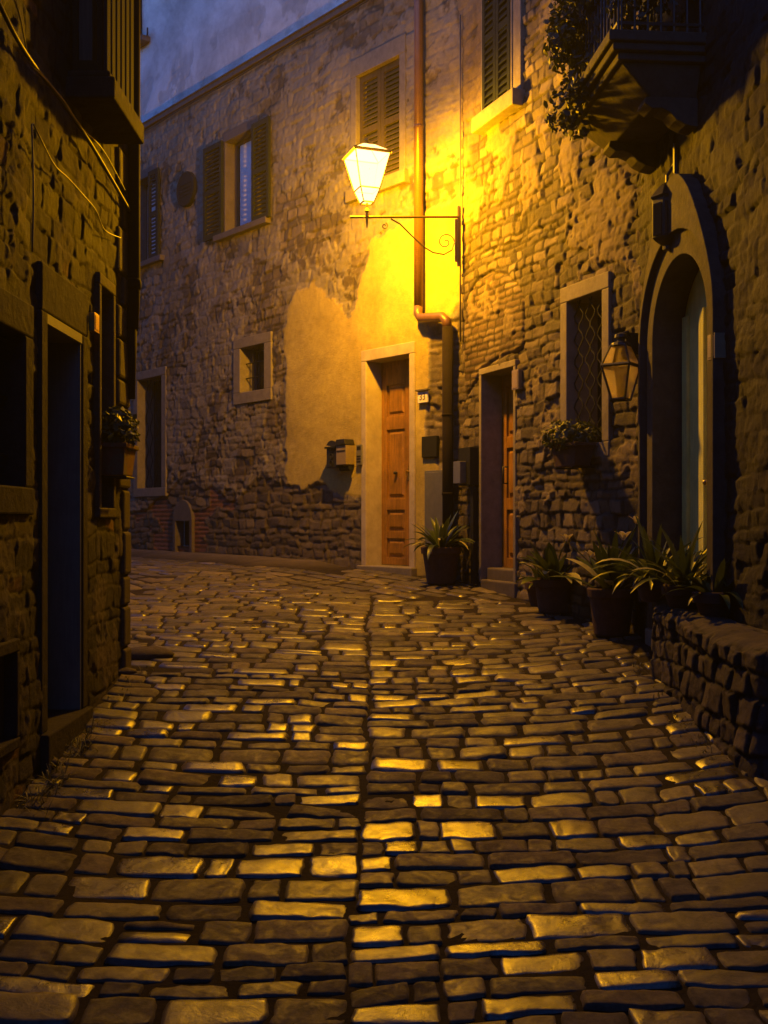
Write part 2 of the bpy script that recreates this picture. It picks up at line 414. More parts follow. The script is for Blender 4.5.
# ------------------------------------------------------------------ GROUND
def ground_sheet():
    xs = np.unique(np.concatenate([np.linspace(-60, -8, 14), np.linspace(-8, 4, 161), np.linspace(4, 60, 14)]))
    ys = np.unique(np.concatenate([np.linspace(-60, 0, 14), np.linspace(0, 20, 221), np.linspace(20, 90, 14)]))
    X, Y = np.meshgrid(xs, ys)
    # distance in front of the back wall: a sandy apron fills the foot of it
    dist = (X - CX) * WB.n[0] + (Y - CY) * WB.n[1]
    along = (X - CX) * WB.d[0] + (Y - CY) * WB.d[1]
    ap = (1 - sstep(.0, .75, dist + .55 * (fbm(X * 2, Y * 2, 3) - .5))) * sstep(1.6, 2.6, along)
    Z = gh(X, Y) - .0115 + .07 * ap + .004 * fbm(X * 6, Y * 6, 5)
    co = np.stack([X, Y, Z], -1).reshape(-1, 3); nz, nu = X.shape
    idx = np.arange(nz * nu).reshape(nz, nu)
    q = np.stack([idx[:-1, :-1], idx[:-1, 1:], idx[1:, 1:], idx[1:, :-1]], -1).reshape(-1, 4)
    me = bpy.data.meshes.new('ground'); me.from_pydata(co.tolist(), [], q.tolist()); me.update()
    me.polygons.foreach_set('use_smooth', np.ones(len(q), bool))
    at = me.attributes.new('mask', 'FLOAT_COLOR', 'POINT')
    at.data.foreach_set('color', np.stack([ap, ap * 0, ap * 0, ap * 0 + 1], -1).reshape(-1).astype(np.float32))
    me.materials.append(M['earth'])
    o = bpy.data.objects.new('ground', me); S.collection.objects.link(o); o['kind'] = 'structure'
ground_sheet()

def street():
    rs = np.random.RandomState(11)
    V = []; Fc = []; cnt = 0
    def inside(x, y):
        if y < 7.0 and x < -1.705: return False
        if x < -9 or y < -1.0: return False
        if (x - CX) * WB.n[0] + (y - CY) * WB.n[1] < .10 + (.42 if (x < -.45) else 0): return False
        if (x - CX) * WR.n[0] + (y - CY) * WR.n[1] < .02: return False
        if y < J.y and (x - J.x) * WA.n[0] + (y - J.y) * WA.n[1] < .02: return False
        return True
    def stone(quad, n, m_, drop=.02):
        nonlocal cnt
        q = np.array(quad)                       # 4 corners ccw
        s = np.linspace(-1, 1, n); t = np.linspace(-1, 1, m_)
        # denser near the edge so the rounding is smooth
        s = np.sign(s) * (1 - (1 - np.abs(s)) ** 1.5); t = np.sign(t) * (1 - (1 - np.abs(t)) ** 1.5)
        Sx, Tx = np.meshgrid(s, t)
        k = .08 + .10 * rs.rand()
        sx = Sx * (1 - k * .5 * Tx ** 4 * np.abs(Sx) ** 2); tx = Tx * (1 - k * Sx ** 4 * np.abs(Tx) ** 2)
        a = (1 - sx) / 2; b = (1 - tx) / 2
        X = (q[0, 0] * a + q[1, 0] * (1 - a)) * b + (q[3, 0] * a + q[2, 0] * (1 - a)) * (1 - b)
        Y = (q[0, 1] * a + q[1, 1] * (1 - a)) * b + (q[3, 1] * a + q[2, 1] * (1 - a)) * (1 - b)
        X = X + .008 * (vn(X * 22, Y * 22, 21) - .5) * 2; Y = Y + .009 * (vn(X * 13, Y * 13, 22) - .5) * 2
        e = np.maximum(np.abs(Sx) ** 16, np.abs(Tx) ** 9)
        cxm, cym = q.mean(0)
        tilt = (rs.normal(0, .03), rs.normal(.014, .038)); off = rs.normal(0, .003)
        Z = gh(X, Y) + off + tilt[0] * (X - cxm) + tilt[1] * (Y - cym)
        Z = Z + .003 * (1 - Sx ** 2) * (1 - Tx ** 2) - .005 * e + .006 * (fbm(X * 9, Y * 9, 31, 3) - .5) + .005 * (fbm(X * 30, Y * 30, 33, 2) - .5) - .004 * sstep(.64, .72, fbm(X * 14, Y * 14, 35, 3))
        edge = (np.abs(Sx) > .999) | (np.abs(Tx) > .999)
        Z = Z - drop * edge * .8
        V.append(np.stack([X, Y, Z], -1).reshape(-1, 3))
        idx = np.arange(n * m_).reshape(m_, n) + cnt
        Fc.append(np.stack([idx[:-1, :-1], idx[:-1, 1:], idx[1:, 1:], idx[1:, :-1]], -1).reshape(-1, 4)); cnt += n * m_
    # main paving: courses across the street, broken by the joint line along the middle
    spine = lambda y: -.105 + .02 * math.sin(y * 1.3) + .012 * math.sin(y * 5)
    def courses(side):
        y = -.6
        while y < 12.5:
            d = rs.choice([.095, .12, .145, .17, .20], p=[.16, .28, .28, .2, .08]) * (1.0 if y < 6 else .95)
            jit = .025 * (float(vn(y * 5, 1.5, 4)) - .5) * 2
            def line(x, yy, side=side):
                return yy + .05 * math.sin(x * 1.9 + yy * .35) + (.06 * (x if side > 0 else 0)) + .035 * (float(vn(x * 1.3, yy * .6, 8)) - .5) * 2
            x = 0.0
            while x < 4.3:
                wd = rs.uniform(.13, .40) if rs.rand() < .8 else rs.uniform(.09, .15)
                g0 = .004 + rs.rand() * .006
                x0 = spine(y) + jit + side * (x + g0 * (1 if x > 0 else .5)); x1 = spine(y) + jit + side * (x + wd - g0 * .5)
                if side < 0: x0, x1 = x1, x0
                if y < 6.9 and x0 < -1.70 and x1 > -1.62: x0 = -1.70
                xm = (x0 + x1) / 2
                if -2.3 < xm < 2.6 and inside(x0 if side < 0 else x1, line(xm, y) + d / 2) and line(xm, y) + d < far(xm):
                    j = lambda s_=.009: rs.uniform(-s_, s_)
                    g1 = .002 + rs.rand() * .005
                    ya, yb, yc, yd = line(x0, y) + g1, line(x1, y) + g1, line(x1, y) + d - g1, line(x0, y) + d - g1
                    if rs.rand() < .04 and wd > .2 and d > .15:      # a split course: two thin stones
                        mda = (ya + yd) / 2 + j(.02); mdb = (yb + yc) / 2 + j(.02)
                        stone([(x0, ya), (x1, yb), (x1, mdb - .008), (x0, mda - .008)], 7, 5)
                        stone([(x0, mda + .008), (x1, mdb + .008), (x1, yc), (x0, yd)], 7, 5)
                    else:
                        nn = (16, 10) if y < 5.0 else (9, 7)
                        stone([(x0 + j(), ya + j(.006)), (x1 + j(), yb + j(.006)), (x1 + j(), yc + j(.006)), (x0 + j(), yd + j(.006))], *nn)
                x += wd
            y += d
    # the line where the lane's paving meets the paving along the houses
    def far(x): return float(np.interp(x, [-6, -3.5, -1.85, -.9, .1, .8, 1.5, 3], [16.6, 14.2, 11.9, 10.3, 9.55, 9.5, 9.4, 9.3]))
    courses(-1); courses(1)
    # left lane turning behind the near house + everything beyond the border line
    dx, dy = WB.d; nx, ny = WB.n
    v = .1
    while v < 7.5:
        d = rs.uniform(.13, .24); u = -2.2
        while u < 11:
            wd = rs.uniform(.18, .55)
            um, vm = u + wd / 2, v + d / 2
            x = CX + dx * um + nx * vm; y = CY + dy * um + ny * vm
            mainp = (-2.3 < x < 2.6) and (y + .03 < far(x))
            if not mainp and y > 6.0 and inside(x, y) and y < 19:
                g_ = .008 + .006 * rs.rand(); P = []
                for (a, b) in ((u + g_, v + g_), (u + wd - g_, v + g_), (u + wd - g_, v + d - g_), (u + g_, v + d - g_)):
                    b2 = b + .03 * math.sin(a * 2.1) ; P.append((CX + dx * a + nx * b2, CY + dy * a + ny * b2))
                stone([P[0], P[3], P[2], P[1]][::1], 6, 6, .025) if False else stone([P[0], P[1], P[2], P[3]], 7, 5, .025)
            u += wd
        v += d
    V_ = np.concatenate(V); F_ = np.concatenate(Fc)
    me = bpy.data.meshes.new('street_paving'); me.vertices.add(len(V_)); me.vertices.foreach_set('co', V_.ravel())
    me.loops.add(F_.size); me.loops.foreach_set('vertex_index', F_.ravel().astype(np.int32))
    me.polygons.add(len(F_)); me.polygons.foreach_set('loop_start', np.arange(0, F_.size, 4, dtype=np.int32))
    me.update(calc_edges=True); me.polygons.foreach_set('use_smooth', np.ones(len(F_), bool))
    me.materials.append(M['cobble']); me.validate()
    # make every stone face up
    o = bpy.data.objects.new('street_paving', me); S.collection.objects.link(o); o['kind'] = 'structure'
street()

# ------------------------------------------------------------------ generic builders for openings
def surround(W, u0, u1, z0, z1, t, tt, h, hin, mb=None, sill=True, tb=None, lean=0):
    """stone jambs, lintel and sill round an opening, proud by h and lining the reveal to -hin"""
    mb = mb or MB()
    W.box(mb, u0 - t, u0, z0, z1, -hin, h); W.box(mb, u1, u1 + t, z0, z1, -hin, h)
    W.box(mb, u0 - t, u1 + t, z1, z1 + tt, -hin, h + .002)
    if sill: W.box(mb, u0 - t, u1 + t, z0 - (tb or t), z0, -hin, h + .003)
    return mb
def shutter(W, u0, u1, z0, z1, h, th=.035, mb=None, slat=.055, stile=.05):
    mb = mb or MB()
    W.box(mb, u0, u0 + stile, z0, z1, h, h + th); W.box(mb, u1 - stile, u1, z0, z1, h, h + th)
    for zz in (z0, (z0 + z1) / 2 - .03, z1 - .07): W.box(mb, u0 + stile, u1 - stile, zz, zz + .07, h + .002, h + th - .002)
    z = z0 + .09
    while z < z1 - .1:
        if abs(z - (z0 + z1) / 2) > .06:
            a = u0 + stile - .003; b = u1 - stile + .003; s_ = slat * .8
            P = [W.p(a, z + s_, h + .002), W.p(b, z + s_, h + .002), W.p(b, z, h + th - .004), W.p(a, z, h + th - .004),
                 W.p(a, z + s_ + .008, h + .004), W.p(b, z + s_ + .008, h + .004), W.p(b, z + .008, h + th - .001), W.p(a, z + .008, h + th - .001)]
            mb.hexa(P)
        z += slat
    return mb
def leaf_door(W, u0, u1, z0, z1, h, panels, th=.045, mb=None):
    """a framed door leaf facing the street at depth h; panels = (u0,u1,z0,z1) fractions that sink in"""
    mb = mb or MB(); W.box(mb, u0, u1, z0, z1, h - th, h - .022)
    us = sorted({0, 1} | {p[0] for p in panels} | {p[1] for p in panels}); 
    # stiles
    pu0 = min(p[0] for p in panels); pu1 = max(p[1] for p in panels); L = lambda t: u0 + (u1 - u0) * t; H = lambda t: z0 + (z1 - z0) * t
    W.box(mb, u0, L(pu0), z0, z1, h - .022, h); W.box(mb, L(pu1), u1, z0, z1, h - .022, h)
    zz = 0
    for p in sorted(panels, key=lambda p: p[2]):
        W.box(mb, L(pu0), L(pu1), H(zz), H(p[2]), h - .022, h - .001); zz = p[3]
        i = .028
        a, b, c, d = L(p[0]), L(p[1]), H(p[2]), H(p[3])
        # raised field with a bevelled edge
        s_ = 1 if b > a else -1
        P = [W.p(a + i * s_, c + i, h - .022), W.p(b - i * s_, c + i, h - .022), W.p(b - i * s_, d - i, h - .022), W.p(a + i * s_, d - i, h - .022)]
        j = i + .025
        Q = [W.p(a + j * s_, c + j, h - .004), W.p(b - j * s_, c + j, h - .004), W.p(b - j * s_, d - j, h - .004), W.p(a + j * s_, d - j, h - .004)]
        mb.add(P + Q, [(4, 5, 6, 7), (0, 1, 5, 4), (1, 2, 6, 5), (2, 3, 7, 6), (3, 0, 4, 7)])
    W.box(mb, L(pu0), L(pu1), H(zz), z1, h - .022, h - .001)
    return mb
def room(W, u0, u1, z0, z1, h0, h1, mb):   # closed dark box behind an opening so no light leaks through
    return W.box(mb, u0, u1, z0, z1, h0, h1)

# ================================================================== BACK HOUSE
house = thing('plastered_house', 'tall old house with worn plaster, its chestnut door lit by the street lamp', 'house', (WB.p(3, .95)))
zt = WB.at(390, 358)[1]; zg = WB.at(390, 569)[1]
D1 = (WB.u(412), WB.u(369), zg, zt)
ZD = D1[2]
SW = (WB.u(266), WB.u(242), WB.at(254, 391)[1], WB.at(254, 346)[1])
WA_ = (WB.u(258), WB.u(227), WB.at(240, 229)[1], WB.at(240, 136)[1])
WB_ = (WB.u(401), WB.u(358), WB.at(380, 181)[1], WB.at(380, 66)[1])
WC_ = (WB.u(157), WB.u(137), WB.at(147, 262)[1], WB.at(147, 178)[1])
WT_ = (WB.u(142), WB.u(124), WB.at(140, 44)[1], WB.at(140, 44)[1] + 1.5)
TW = (WB.u(163), WB.u(139), WB.at(151, 488)[1], WB.at(151, 378)[1])
BW = (WB.u(191), WB.u(177), WB.at(184, 546)[1], WB.at(184, 521)[1])
# two more windows further along, outside the picture
EX = (7.9, 8.6, 3.0, 4.3)
B_holes = [D1, SW, WA_, WB_, WC_, WT_, TW, BW]
A = WB.at
smooth_patch = [A(284, 530), A(286, 430), A(284, 330), A(292, 296), A(315, 284), A(340, 300), A(350, 318), A(372, 240), A(425, 210), A(470, 190), A(470, 300), A(432, 330), A(432, 372), A(440, 470), A(452, 470), A(452, 580), A(364, 580), A(364, 500), A(345, 498), A(320, 486)]
base_rough = [A(122, 560), A(122, 520), A(150, 505), A(182, 478), A(240, 500), A(262, 474), A(286, 486), A(318, 484), A(345, 500), A(366, 512), A(366, 580), A(300, 585)]
bare_right = [A(431, 330), A(470, 310), A(470, 600), A(456, 600), A(454, 465), A(440, 462), A(426, 430), A(430, 380)]
LEDGE = 7.375
def fnB(U, Z):
    d, r1, r2 = masonry(U, Z, 5, (.06, .15), (.08, .30), .06); ti = TILT
    n1 = fbm(U * 3, Z * 3, 40, 5); n2 = fbm(U * 9, Z * 9, 41, 4); n3 = fbm(U * 26, Z * 26, 42, 3)
    jo = 1 - sstep(.004, .022, d + .012 * (n3 - .5))
    stone = (r2 - .5) * .014 + .010 * sstep(0, .016, d) + .12 * ti + .010 * (n2 - .5) + .010 * (n3 - .5)
    jog = (n1 - .5) * .22 + (n2 - .5) * .10
    sm = seg_dist(U, Z, smooth_patch) + jog * .35
    ba = seg_dist(U, Z, base_rough) + jog * 1.0
    br = seg_dist(U, Z, bare_right) + jog * .5
    up = (Z - LEDGE) + 0
    # general coat: thin pitted plaster that has fallen off here and there
    gen = .60 + (n1 - .5) * 2.3 + (n2 - .5) * .9 + (n3 - .5) * .8 + .25 * sstep(4.2, 6.5, Z) - .10 * sstep(4.6, 3.0, U)
    P = sstep(.34, .62, gen)
    P = np.maximum(P * .74, sstep(-.07, .06, sm + .10 * (n2 - .5) + .06 * (n3 - .5)))
    P = np.maximum(P, sstep(-.02, .02, up) * (1 - .8 * sstep(.60, .66, n1) * (1 - sstep(.2, .9, up))))
    bare = np.maximum(sstep(-.015, .02, ba), sstep(-.02, .03, br))
    P = P * (1 - bare)
    th = .010 + .014 * sstep(-.04, .06, sm) + .012 * sstep(0, .03, up)
    pit = np.where(sm > 0, .002, .006) * (1 - sstep(0, .02, up) * .7)
    rough = pit * (n3 - .5) * 2 + pit * .6 * (n2 - .5)
    H = stone * (1 - P) + P * (th + rough + .55 * stone * (1 - sstep(-.03, .03, sm)) * (1 - sstep(-.03, .0, up)))
    # brick courses laid bare low on the wall
    brick = ((fbm(U * 1.3 + 5, Z * 2.2, 63, 3) > .54) & (Z < 2.1) & (U > 3.0)).astype(float)
    zb = (Z * 1 / .062) % 1; jb = 1 - sstep(.0, .22, np.minimum(zb, 1 - zb))
    H = np.where((brick > 0) & (bare > .5), .008 * (n3 - .5) - .012 * jb + .012 * (n2 - .5), H)
    H -= .015 * bare * sstep(1.5, 2.6, U)
    jo2 = np.where(brick > 0, jb, jo)
    H = H + .02 * (fbm(U * .7, Z * .7, 50, 2) - .5)
    r = np.clip(r1 * .8 + .2 * n2 - .12 * bare * (Z < 2.6) * (U > 1.4), 0, 1)
    flag = sstep(-.10, .06, sm + .12 * (n2 - .5)) * (1 - bare)
    return H, r, jo2 * (1 - P * .5), P * .97, np.maximum(brick * bare, flag * (P > .8))
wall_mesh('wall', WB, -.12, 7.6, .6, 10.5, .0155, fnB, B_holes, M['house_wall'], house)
mb = MB(); WB.box(mb, 7.6, 14, .6, 10.5, -.3, 0); WB.box(mb, -.4, 14, 10.5, 10.7, -5, .45)
obj('roof', mb, M['surround_dark'], house)
for h in B_holes:     # dark interior behind each opening
    obj('interior', WB.box(MB(), h[0] - .25, h[1] + .25, h[2] - .2, h[3] + .25, -1.2, -.34), M['surround_dark'], house)
# string course with its cable
mb = MB(); WB.box(mb, WB.u(419) , 7.6, LEDGE - .045, LEDGE + .02, -.02, .065); WB.box(mb, WB.u(419), 7.6, LEDGE + .02, LEDGE + .035, -.02, .085)
o = obj('string_course', mb, M['surround_dark'], house, bevel=.006)

# --- the lit chestnut door
door = None
mb = surround(WB, *D1, .085, .125, .045, .30, sill=False)
fr = obj('door_frame', mb, M['surround_light'], house, bevel=.008)
mb = MB(); WB.box(mb, D1[0] - .10, D1[1] + .10, ZD - .16, ZD + .03, -.30, .10)
obj('threshold', mb, M['surround'], house, bevel=.012)
us = WB.at(405, 0)[0] + .155     # where the two leaves meet, allowing for the recess
um = D1[0] + (D1[1] - D1[0]) * .30
mb = leaf_door(WB, D1[1], um + .012, ZD + .035, D1[3], -.185, [(.18, .80, .035, .13), (.18, .80, .165, .27), (.18, .80, .325, .665), (.18, .80, .73, .885)])
dl = obj('door', mb, M['door'], house, bevel=.003)
mb = leaf_door(WB, um - .012, D1[0], ZD + .035, D1[3], -.16, [(.25, .8, .08, .27), (.25, .8, .325, .665), (.25, .8, .73, .885)])
dr = obj('door', mb, M['door'], house, bevel=.003)
mb = MB(); c = WB.p(um + .24, ZD + 1.06, -.185)
nB = Vector((WB.n[0], WB.n[1], 0))
mb.tube([c, c + nB * .02], .011, 8); mb.lathe(c + nB * .022 + Vector((0, 0, -.018)), [(.004, 0), (.02, .008), (.024, .018), (.02, .03), (.004, .038)], 10)
obj('handle', mb, M['iron'], dl, smooth=True)
mb = MB(); WB.box(mb, um + .02, um + .055, ZD + .98, ZD + 1.12, -.188, -.178); c = WB.p(um + .037, ZD + 1.07, -.18); mb.tube([c, c + nB * .04], .01, 8); mb.tube([c + nB * .04 + Vector((0, 0, 0)), c + nB * .04 + Vector((0, 0, -.06))], .008, 8)
obj('lock_plate', mb, M['brass'], dl)

# --- small barred window
mb = surround(WB, *SW, .16, .13, .035, .22, tb=.15)
win = obj('window', mb, M['surround'], house, bevel=.008); win['label'] = 'small barred window in a square stone surround'
mb = MB(); WB.box(mb, SW[0], SW[1], SW[2], SW[3], -.24, -.225); obj('pane', mb, M['glass'], win)
mb = MB(); fw = .03
for (a, b, c, d) in ((SW[0], SW[0] + fw, SW[2], SW[3]), (SW[1] - fw, SW[1], SW[2], SW[3]), (SW[0] + fw, SW[1] - fw, SW[2], SW[2] + fw), (SW[0] + fw, SW[1] - fw, SW[3] - fw, SW[3]), ((SW[0] + SW[1]) / 2 - .015, (SW[0] + SW[1]) / 2 + .015, SW[2] + fw, SW[3] - fw)):
    WB.box(mb, a, b, c, d, -.222, -.19)
obj('frame', mb, M['surround_dark'], win)
mb = MB()
for t in (.25, .5, .75): u = SW[0] + (SW[1] - SW[0]) * t; mb.tube([WB.p(u, SW[2], -.08), WB.p(u, SW[3], -.08)], .008, 6)
for t in (.33, .66): z = SW[2] + (SW[3] - SW[2]) * t; mb.tube([WB.p(SW[0], z, -.065), WB.p(SW[1], z, -.065)], .008, 6)
obj('grille', mb, M['iron'], win)
mb = MB(); u = SW[0] + .13; WB.box(mb, u, u + .07, SW[2] + .25, SW[3] - .05, -.221, -.215); obj('curtain_glint', mb, M['white_paint'], win)  # pale strip painting the lit reflection on this pane

# --- window with open shutters
mb = surround(WB, *WA_, .05, .13, .03, .17, sill=False); WB.box(mb, WA_[0] - .30, WA_[1] + .22, WA_[2] - .08, WA_[2], -.17, .09)
win = obj('window', mb, M['surround_dark'], house, bevel=.008); win['label'] = 'upper window with both green shutters folded back'
mb = MB(); WB.box(mb, WA_[0], WA_[1], WA_[2], WA_[3], -.175, -.16); obj('pane', mb, M['glass'], win)
mb = MB(); fw = .045; uq = (WA_[0] + WA_[1]) / 2
for (a, b, c, d) in ((WA_[0], WA_[0] + fw, WA_[2], WA_[3]), (WA_[1] - fw, WA_[1], WA_[2], WA_[3]), (WA_[0] + fw, WA_[1] - fw, WA_[2], WA_[2] + fw), (WA_[0] + fw, WA_[1] - fw, WA_[3] - fw, WA_[3]), (uq - .03, uq + .03, WA_[2] + fw, WA_[3] - fw)):
    WB.box(mb, a, b, c, d, -.159, -.12)
obj('frame', mb, M['frame_wood'], win)
mb = MB(); WB.box(mb, WB.u(246), WB.u(233), WA_[2] + .06, WA_[3] - .06, -.1185, -.112); obj('curtain_glint', mb, M['white_paint'], win)
obj('shutter', shutter(WB, WA_[1] + .02, WB.u(208), WA_[2] - .02, WA_[3] + .02, .045), M['shutter'], win)
obj('shutter', shutter(WB, WB.u(274), WA_[0] + .03, WA_[2] - .02, WA_[3] + .02, .05), M['shutter'], win)

# --- closed shutter window above the lamp
mb = surround(WB, *WB_, .10, .20, .03, .15, sill=False); WB.box(mb, WB_[0] - .14, WB_[1] + .14, WB_[2] - .14, WB_[2], -.15, .08)
win = obj('window', mb, M['surround'], house, bevel=.008); win['label'] = 'upper window above the lamp with closed brown shutters'
mb = MB(); WB.box(mb, WB_[0], WB_[1], WB_[2], WB_[3], -.145, -.13); obj('pane', mb, M['glass'], win)
um2 = (WB_[0] + WB_[1]) / 2
obj('shutter', shutter(WB, WB_[0] + .003, um2 - .004, WB_[2] + .003, WB_[3] - .003, -.06), M['shutter_brown'], win)
obj('shutter', shutter(WB, um2 + .004, WB_[1] - .003, WB_[2] + .003, WB_[3] - .003, -.06), M['shutter_brown'], win)

# --- far left windows
mb = surround(WB, *WC_, .06, .13, .03, .17, sill=False); WB.box(mb, WC_[0] - .25, WC_[1] + .1, WC_[2] - .08, WC_[2], -.17, .09)
win = obj('window', mb, M['surround_dark'], house, bevel=.008); win['label'] = 'upper window half hidden by the left house corner'
mb = MB(); WB.box(mb, WC_[0], WC_[1], WC_[2], WC_[3], -.175, -.16); obj('pane', mb, M['glass'], win)
mb = MB(); WB.box(mb, WC_[0] + .04, WC_[1] - .05, WC_[2] + .04, WC_[3] - .04, -.1585, -.152); obj('curtain_glint', mb, M['white_paint'], win)
obj('shutter', shutter(WB, WB.u(163), WC_[0] + .12, WC_[2] - .02, WC_[3] + .02, .05), M['shutter'], win)
mb = surround(WB, *WT_, .05, .10, .02, .17, sill=False); WB.box(mb, WT_[0] - .30, WT_[1] + .1, WT_[2] - .10, WT_[2] - .02, -.17, .16)
win = obj('window', mb, M['surround_dark'], house, bevel=.008); win['label'] = 'top floor window with green louvred shutter, cut by the picture top'
obj('shutter', shutter(WB, WT_[0] - .06, WT_[1] - .15, WT_[2] - .01, WT_[3], .06, slat=.07), M['shutter'], win)
mb = MB(); WB.box(mb, WT_[0], WT_[1], WT_[2], WT_[3], -.175, -.16); obj('pane', mb, M['glass'], win)
mb = MB(); u, z = WB.at(153, 33); mb.tube([WB.p(u + .15, z, .02), WB.p(u, z, .09)], .01, 6); mb.tube([WB.p(u, z + .05, .09), WB.p(u, z - .05, .09)], .014, 6)
obj('shutter_stay', mb, M['iron'], win)

# --- tall barred window
mb = surround(WB, *TW, .13, .12, .03, .26, tb=.13)
win = obj('window', mb, M['surround'], house, bevel=.008); win['label'] = 'tall narrow ground floor window with a twisted lattice grille'
mb = MB(); WB.box(mb, TW[0], TW[1], TW[2], TW[3], -.265, -.25); obj('pane', mb, M['glass'], win)
mb = MB()
for k in range(5):
    u = TW[0] + (TW[1] - TW[0]) * (k + .5) / 5; pts = []
    for i in range(25): z = TW[2] + (TW[3] - TW[2]) * i / 24; pts.append(WB.p(u + .035 * math.sin(i * 1.3 + k * math.pi), z, -.10 + .01 * (k % 2)))
    mb.tube(pts, .0075, 5)
obj('grille', mb, M['metal_dark'], win)
# --- cellar opening
mb = MB(); WB.box(mb, BW[0], BW[1], BW[2], BW[3], -.2, -.12)
u0, u1, z0, z1 = BW
arc = [(u0 - .08, z0 - .1), (u1 + .08, z0 - .1)] + [((u0 + u1) / 2 + (.08 + (u1 - u0) / 2) * math.cos(a), z1 + .05 + .28 * math.sin(a)) for a in np.linspace(0, math.pi, 11)]
mb2 = MB(); WB.box(mb2, u0 - .07, u0, z0 - .1, z1, -.12, .03); WB.box(mb2, u1, u1 + .07, z0 - .1, z1, -.12, .03)
WB.prism(mb2, [(u0 - .07, z1), (u1 + .07, z1)] + [((u0 + u1) / 2 + (.07 + (u1 - u0) / 2) * math.cos(a), z1 + .02 + .28 * math.sin(a)) for a in np.linspace(0, math.pi, 11)][0:], -.1, .031)
win = obj('cellar_vent', mb2, M['surround_dark'], house, bevel=.006); obj('grate', mb, M['iron'], win)

# --- rain pipe down the corner
mb = MB(); zj = WB.at(430, 312)[1]; ua = WB.u(425); ub = WB.u(455)
mb.tube([WB.p(ua, 10.4, .09), WB.p(ua, zj + .05, .09)], .05, 14)
mb.tube([WB.p(ua, zj + .06, .09), WB.p(ua, zj - .02, .10), WB.p(ua - .05, zj - .075, .11), WB.p(ub + .07, zj - .11, .11), WB.p(ub + .01, zj - .16, .11), WB.p(ub, zj - .25, .105)], .05, 14)
o = obj('drainpipe', mb, M['copper'], house, smooth=True); o['label'] = 'copper brown upper drainpipe with an offset elbow'
for z in (9.2, 7.3, 5.6):
    mb = MB(); mb.lathe(WB.p(ua, z, .09), [(.052, 0), (.058, .02), (.052, .04)], 14); obj('pipe_bracket', mb, M['copper'], house)
mb = MB(); mb.tube([WB.p(ub, zj - .22, .105), WB.p(ub, WB.g(ub) - .03, .10)], .056, 14)
for z in (2.55, 1.75): mb.lathe(WB.p(ub, z, .105), [(.057, 0), (.062, .015), (.057, .03)], 14)
obj('drainpipe', mb, M['pipe_dark'], house, smooth=True)['label'] = 'thick dark lower drainpipe standing in the wall corner'
# --- flush hatches
mb = MB(); a = WB.at(425, 437); b = WB.at(440, 457); WB.box(mb, a[0], b[0], a[1], b[1], -.02, .052)
for k in range(6):
    z = min(a[1], b[1]) + .02 + k * .03
obj('vent_grille', mb, M['metal_dark'], house, bevel=.006)
mb = MB(); a = WB.at(428, 471); b = WB.at(453, 471); WB.box(mb, b[0], a[0], 1.22, a[1], -.02, .050)
WB.box(mb, b[0] + .02, a[0] - .02, 1.24, a[1] - .02, .05, .056)
o = obj('meter_hatch', mb, M['metal_grey'], house, bevel=.004)

# ================================================================== RIGHT HOUSE
rh = thing('stone_house', 'rough stone house with arched doorway and balcony on the right of the lane', 'house', (2.2, 7.5, .9))
A = WR.at
D2 = (A(482, 375)[0], A(514, 368)[0], A(482, 582)[1], A(482, 375)[1])
W2 = (A(568, 302)[0], A(603, 293)[0], A(568, 446)[1], A(568, 302)[1])
W1 = (A(485, 118)[0], A(513, 103)[0], A(485, 118)[1], A(485, 118)[1] + 1.45)
R_holes = [D2, W2, W1]
ARC_L = WR.u(638)
blind_arch = [A(463, 400), A(463, 330), A(466, 300), A(476, 280), A(490, 272), A(505, 274), A(517, 285), A(523, 300), A(523, 345), A(515, 352), A(500, 356), A(482, 368)]
plas_up = [A(440, 270), A(462, 250), A(478, 200), A(470, 140), A(500, 60), A(520, -80), A(440, -200)]
uc_, zc_, ra_ = (A(465, 290)[0] + A(523, 290)[0]) / 2, A(493, 300)[1], (A(523, 290)[0] - A(465, 290)[0]) / 2
def fnR(U, Z):
    d, r1, r2 = masonry(U, Z, 15, (.055, .14), (.07, .24), .05); ti = TILT
    n1 = fbm(U * 3, Z * 3, 140, 5); n2 = fbm(U * 9, Z * 9, 141, 4); n3 = fbm(U * 28, Z * 28, 142, 3)
    db, rb, rb2 = masonry(U, Z, 16, (.055, .075), (.14, .28), .015)
    inb = seg_dist(U, Z, blind_arch)
    bm = (inb > 0)
    d = np.where(bm, db, d); r1 = np.where(bm, rb, r1); r2 = np.where(bm, rb2, r2)
    jo = 1 - sstep(.003, .019, d + .010 * (n3 - .5))
    H = (r2 - .5) * np.where(bm, .008, .016) + .010 * sstep(0, .014, d) + .14 * ti * ~bm + .008 * (n2 - .5) + .010 * (n3 - .5)
    missing = (r2 > .93) & ~bm
    H = np.where(missing, H - .03, H)
    H -= .025 * np.exp(-(inb / .015) ** 2)
    pu = seg_dist(U, Z, plas_up) + .25 * (n1 - .5)
    P = sstep(-.05, .1, pu) * sstep(.35, .55, n1 + .25 * (n2 - .5) + .15)
    P = np.maximum(P * .9, .8 * sstep(.60, .66, n1 + .3 * (n2 - .5)))
    H = H * (1 - P) + P * (.020 + .010 * (n2 - .5) + .008 * (n3 - .5) + .35 * H)
    H = H + .03 * (fbm(U * .8, Z * .8, 150, 2) - .5) - .012
    return H, np.clip(r1 * .8 + .2 * n2, 0, 1), jo, P * .9, np.where(bm, .15, 0.0) * 1.0
wall_mesh('wall', WR, -.12, ARC_L + .12, .6, 11.0, .0125, fnR, R_holes, M['stone_wall'], rh)
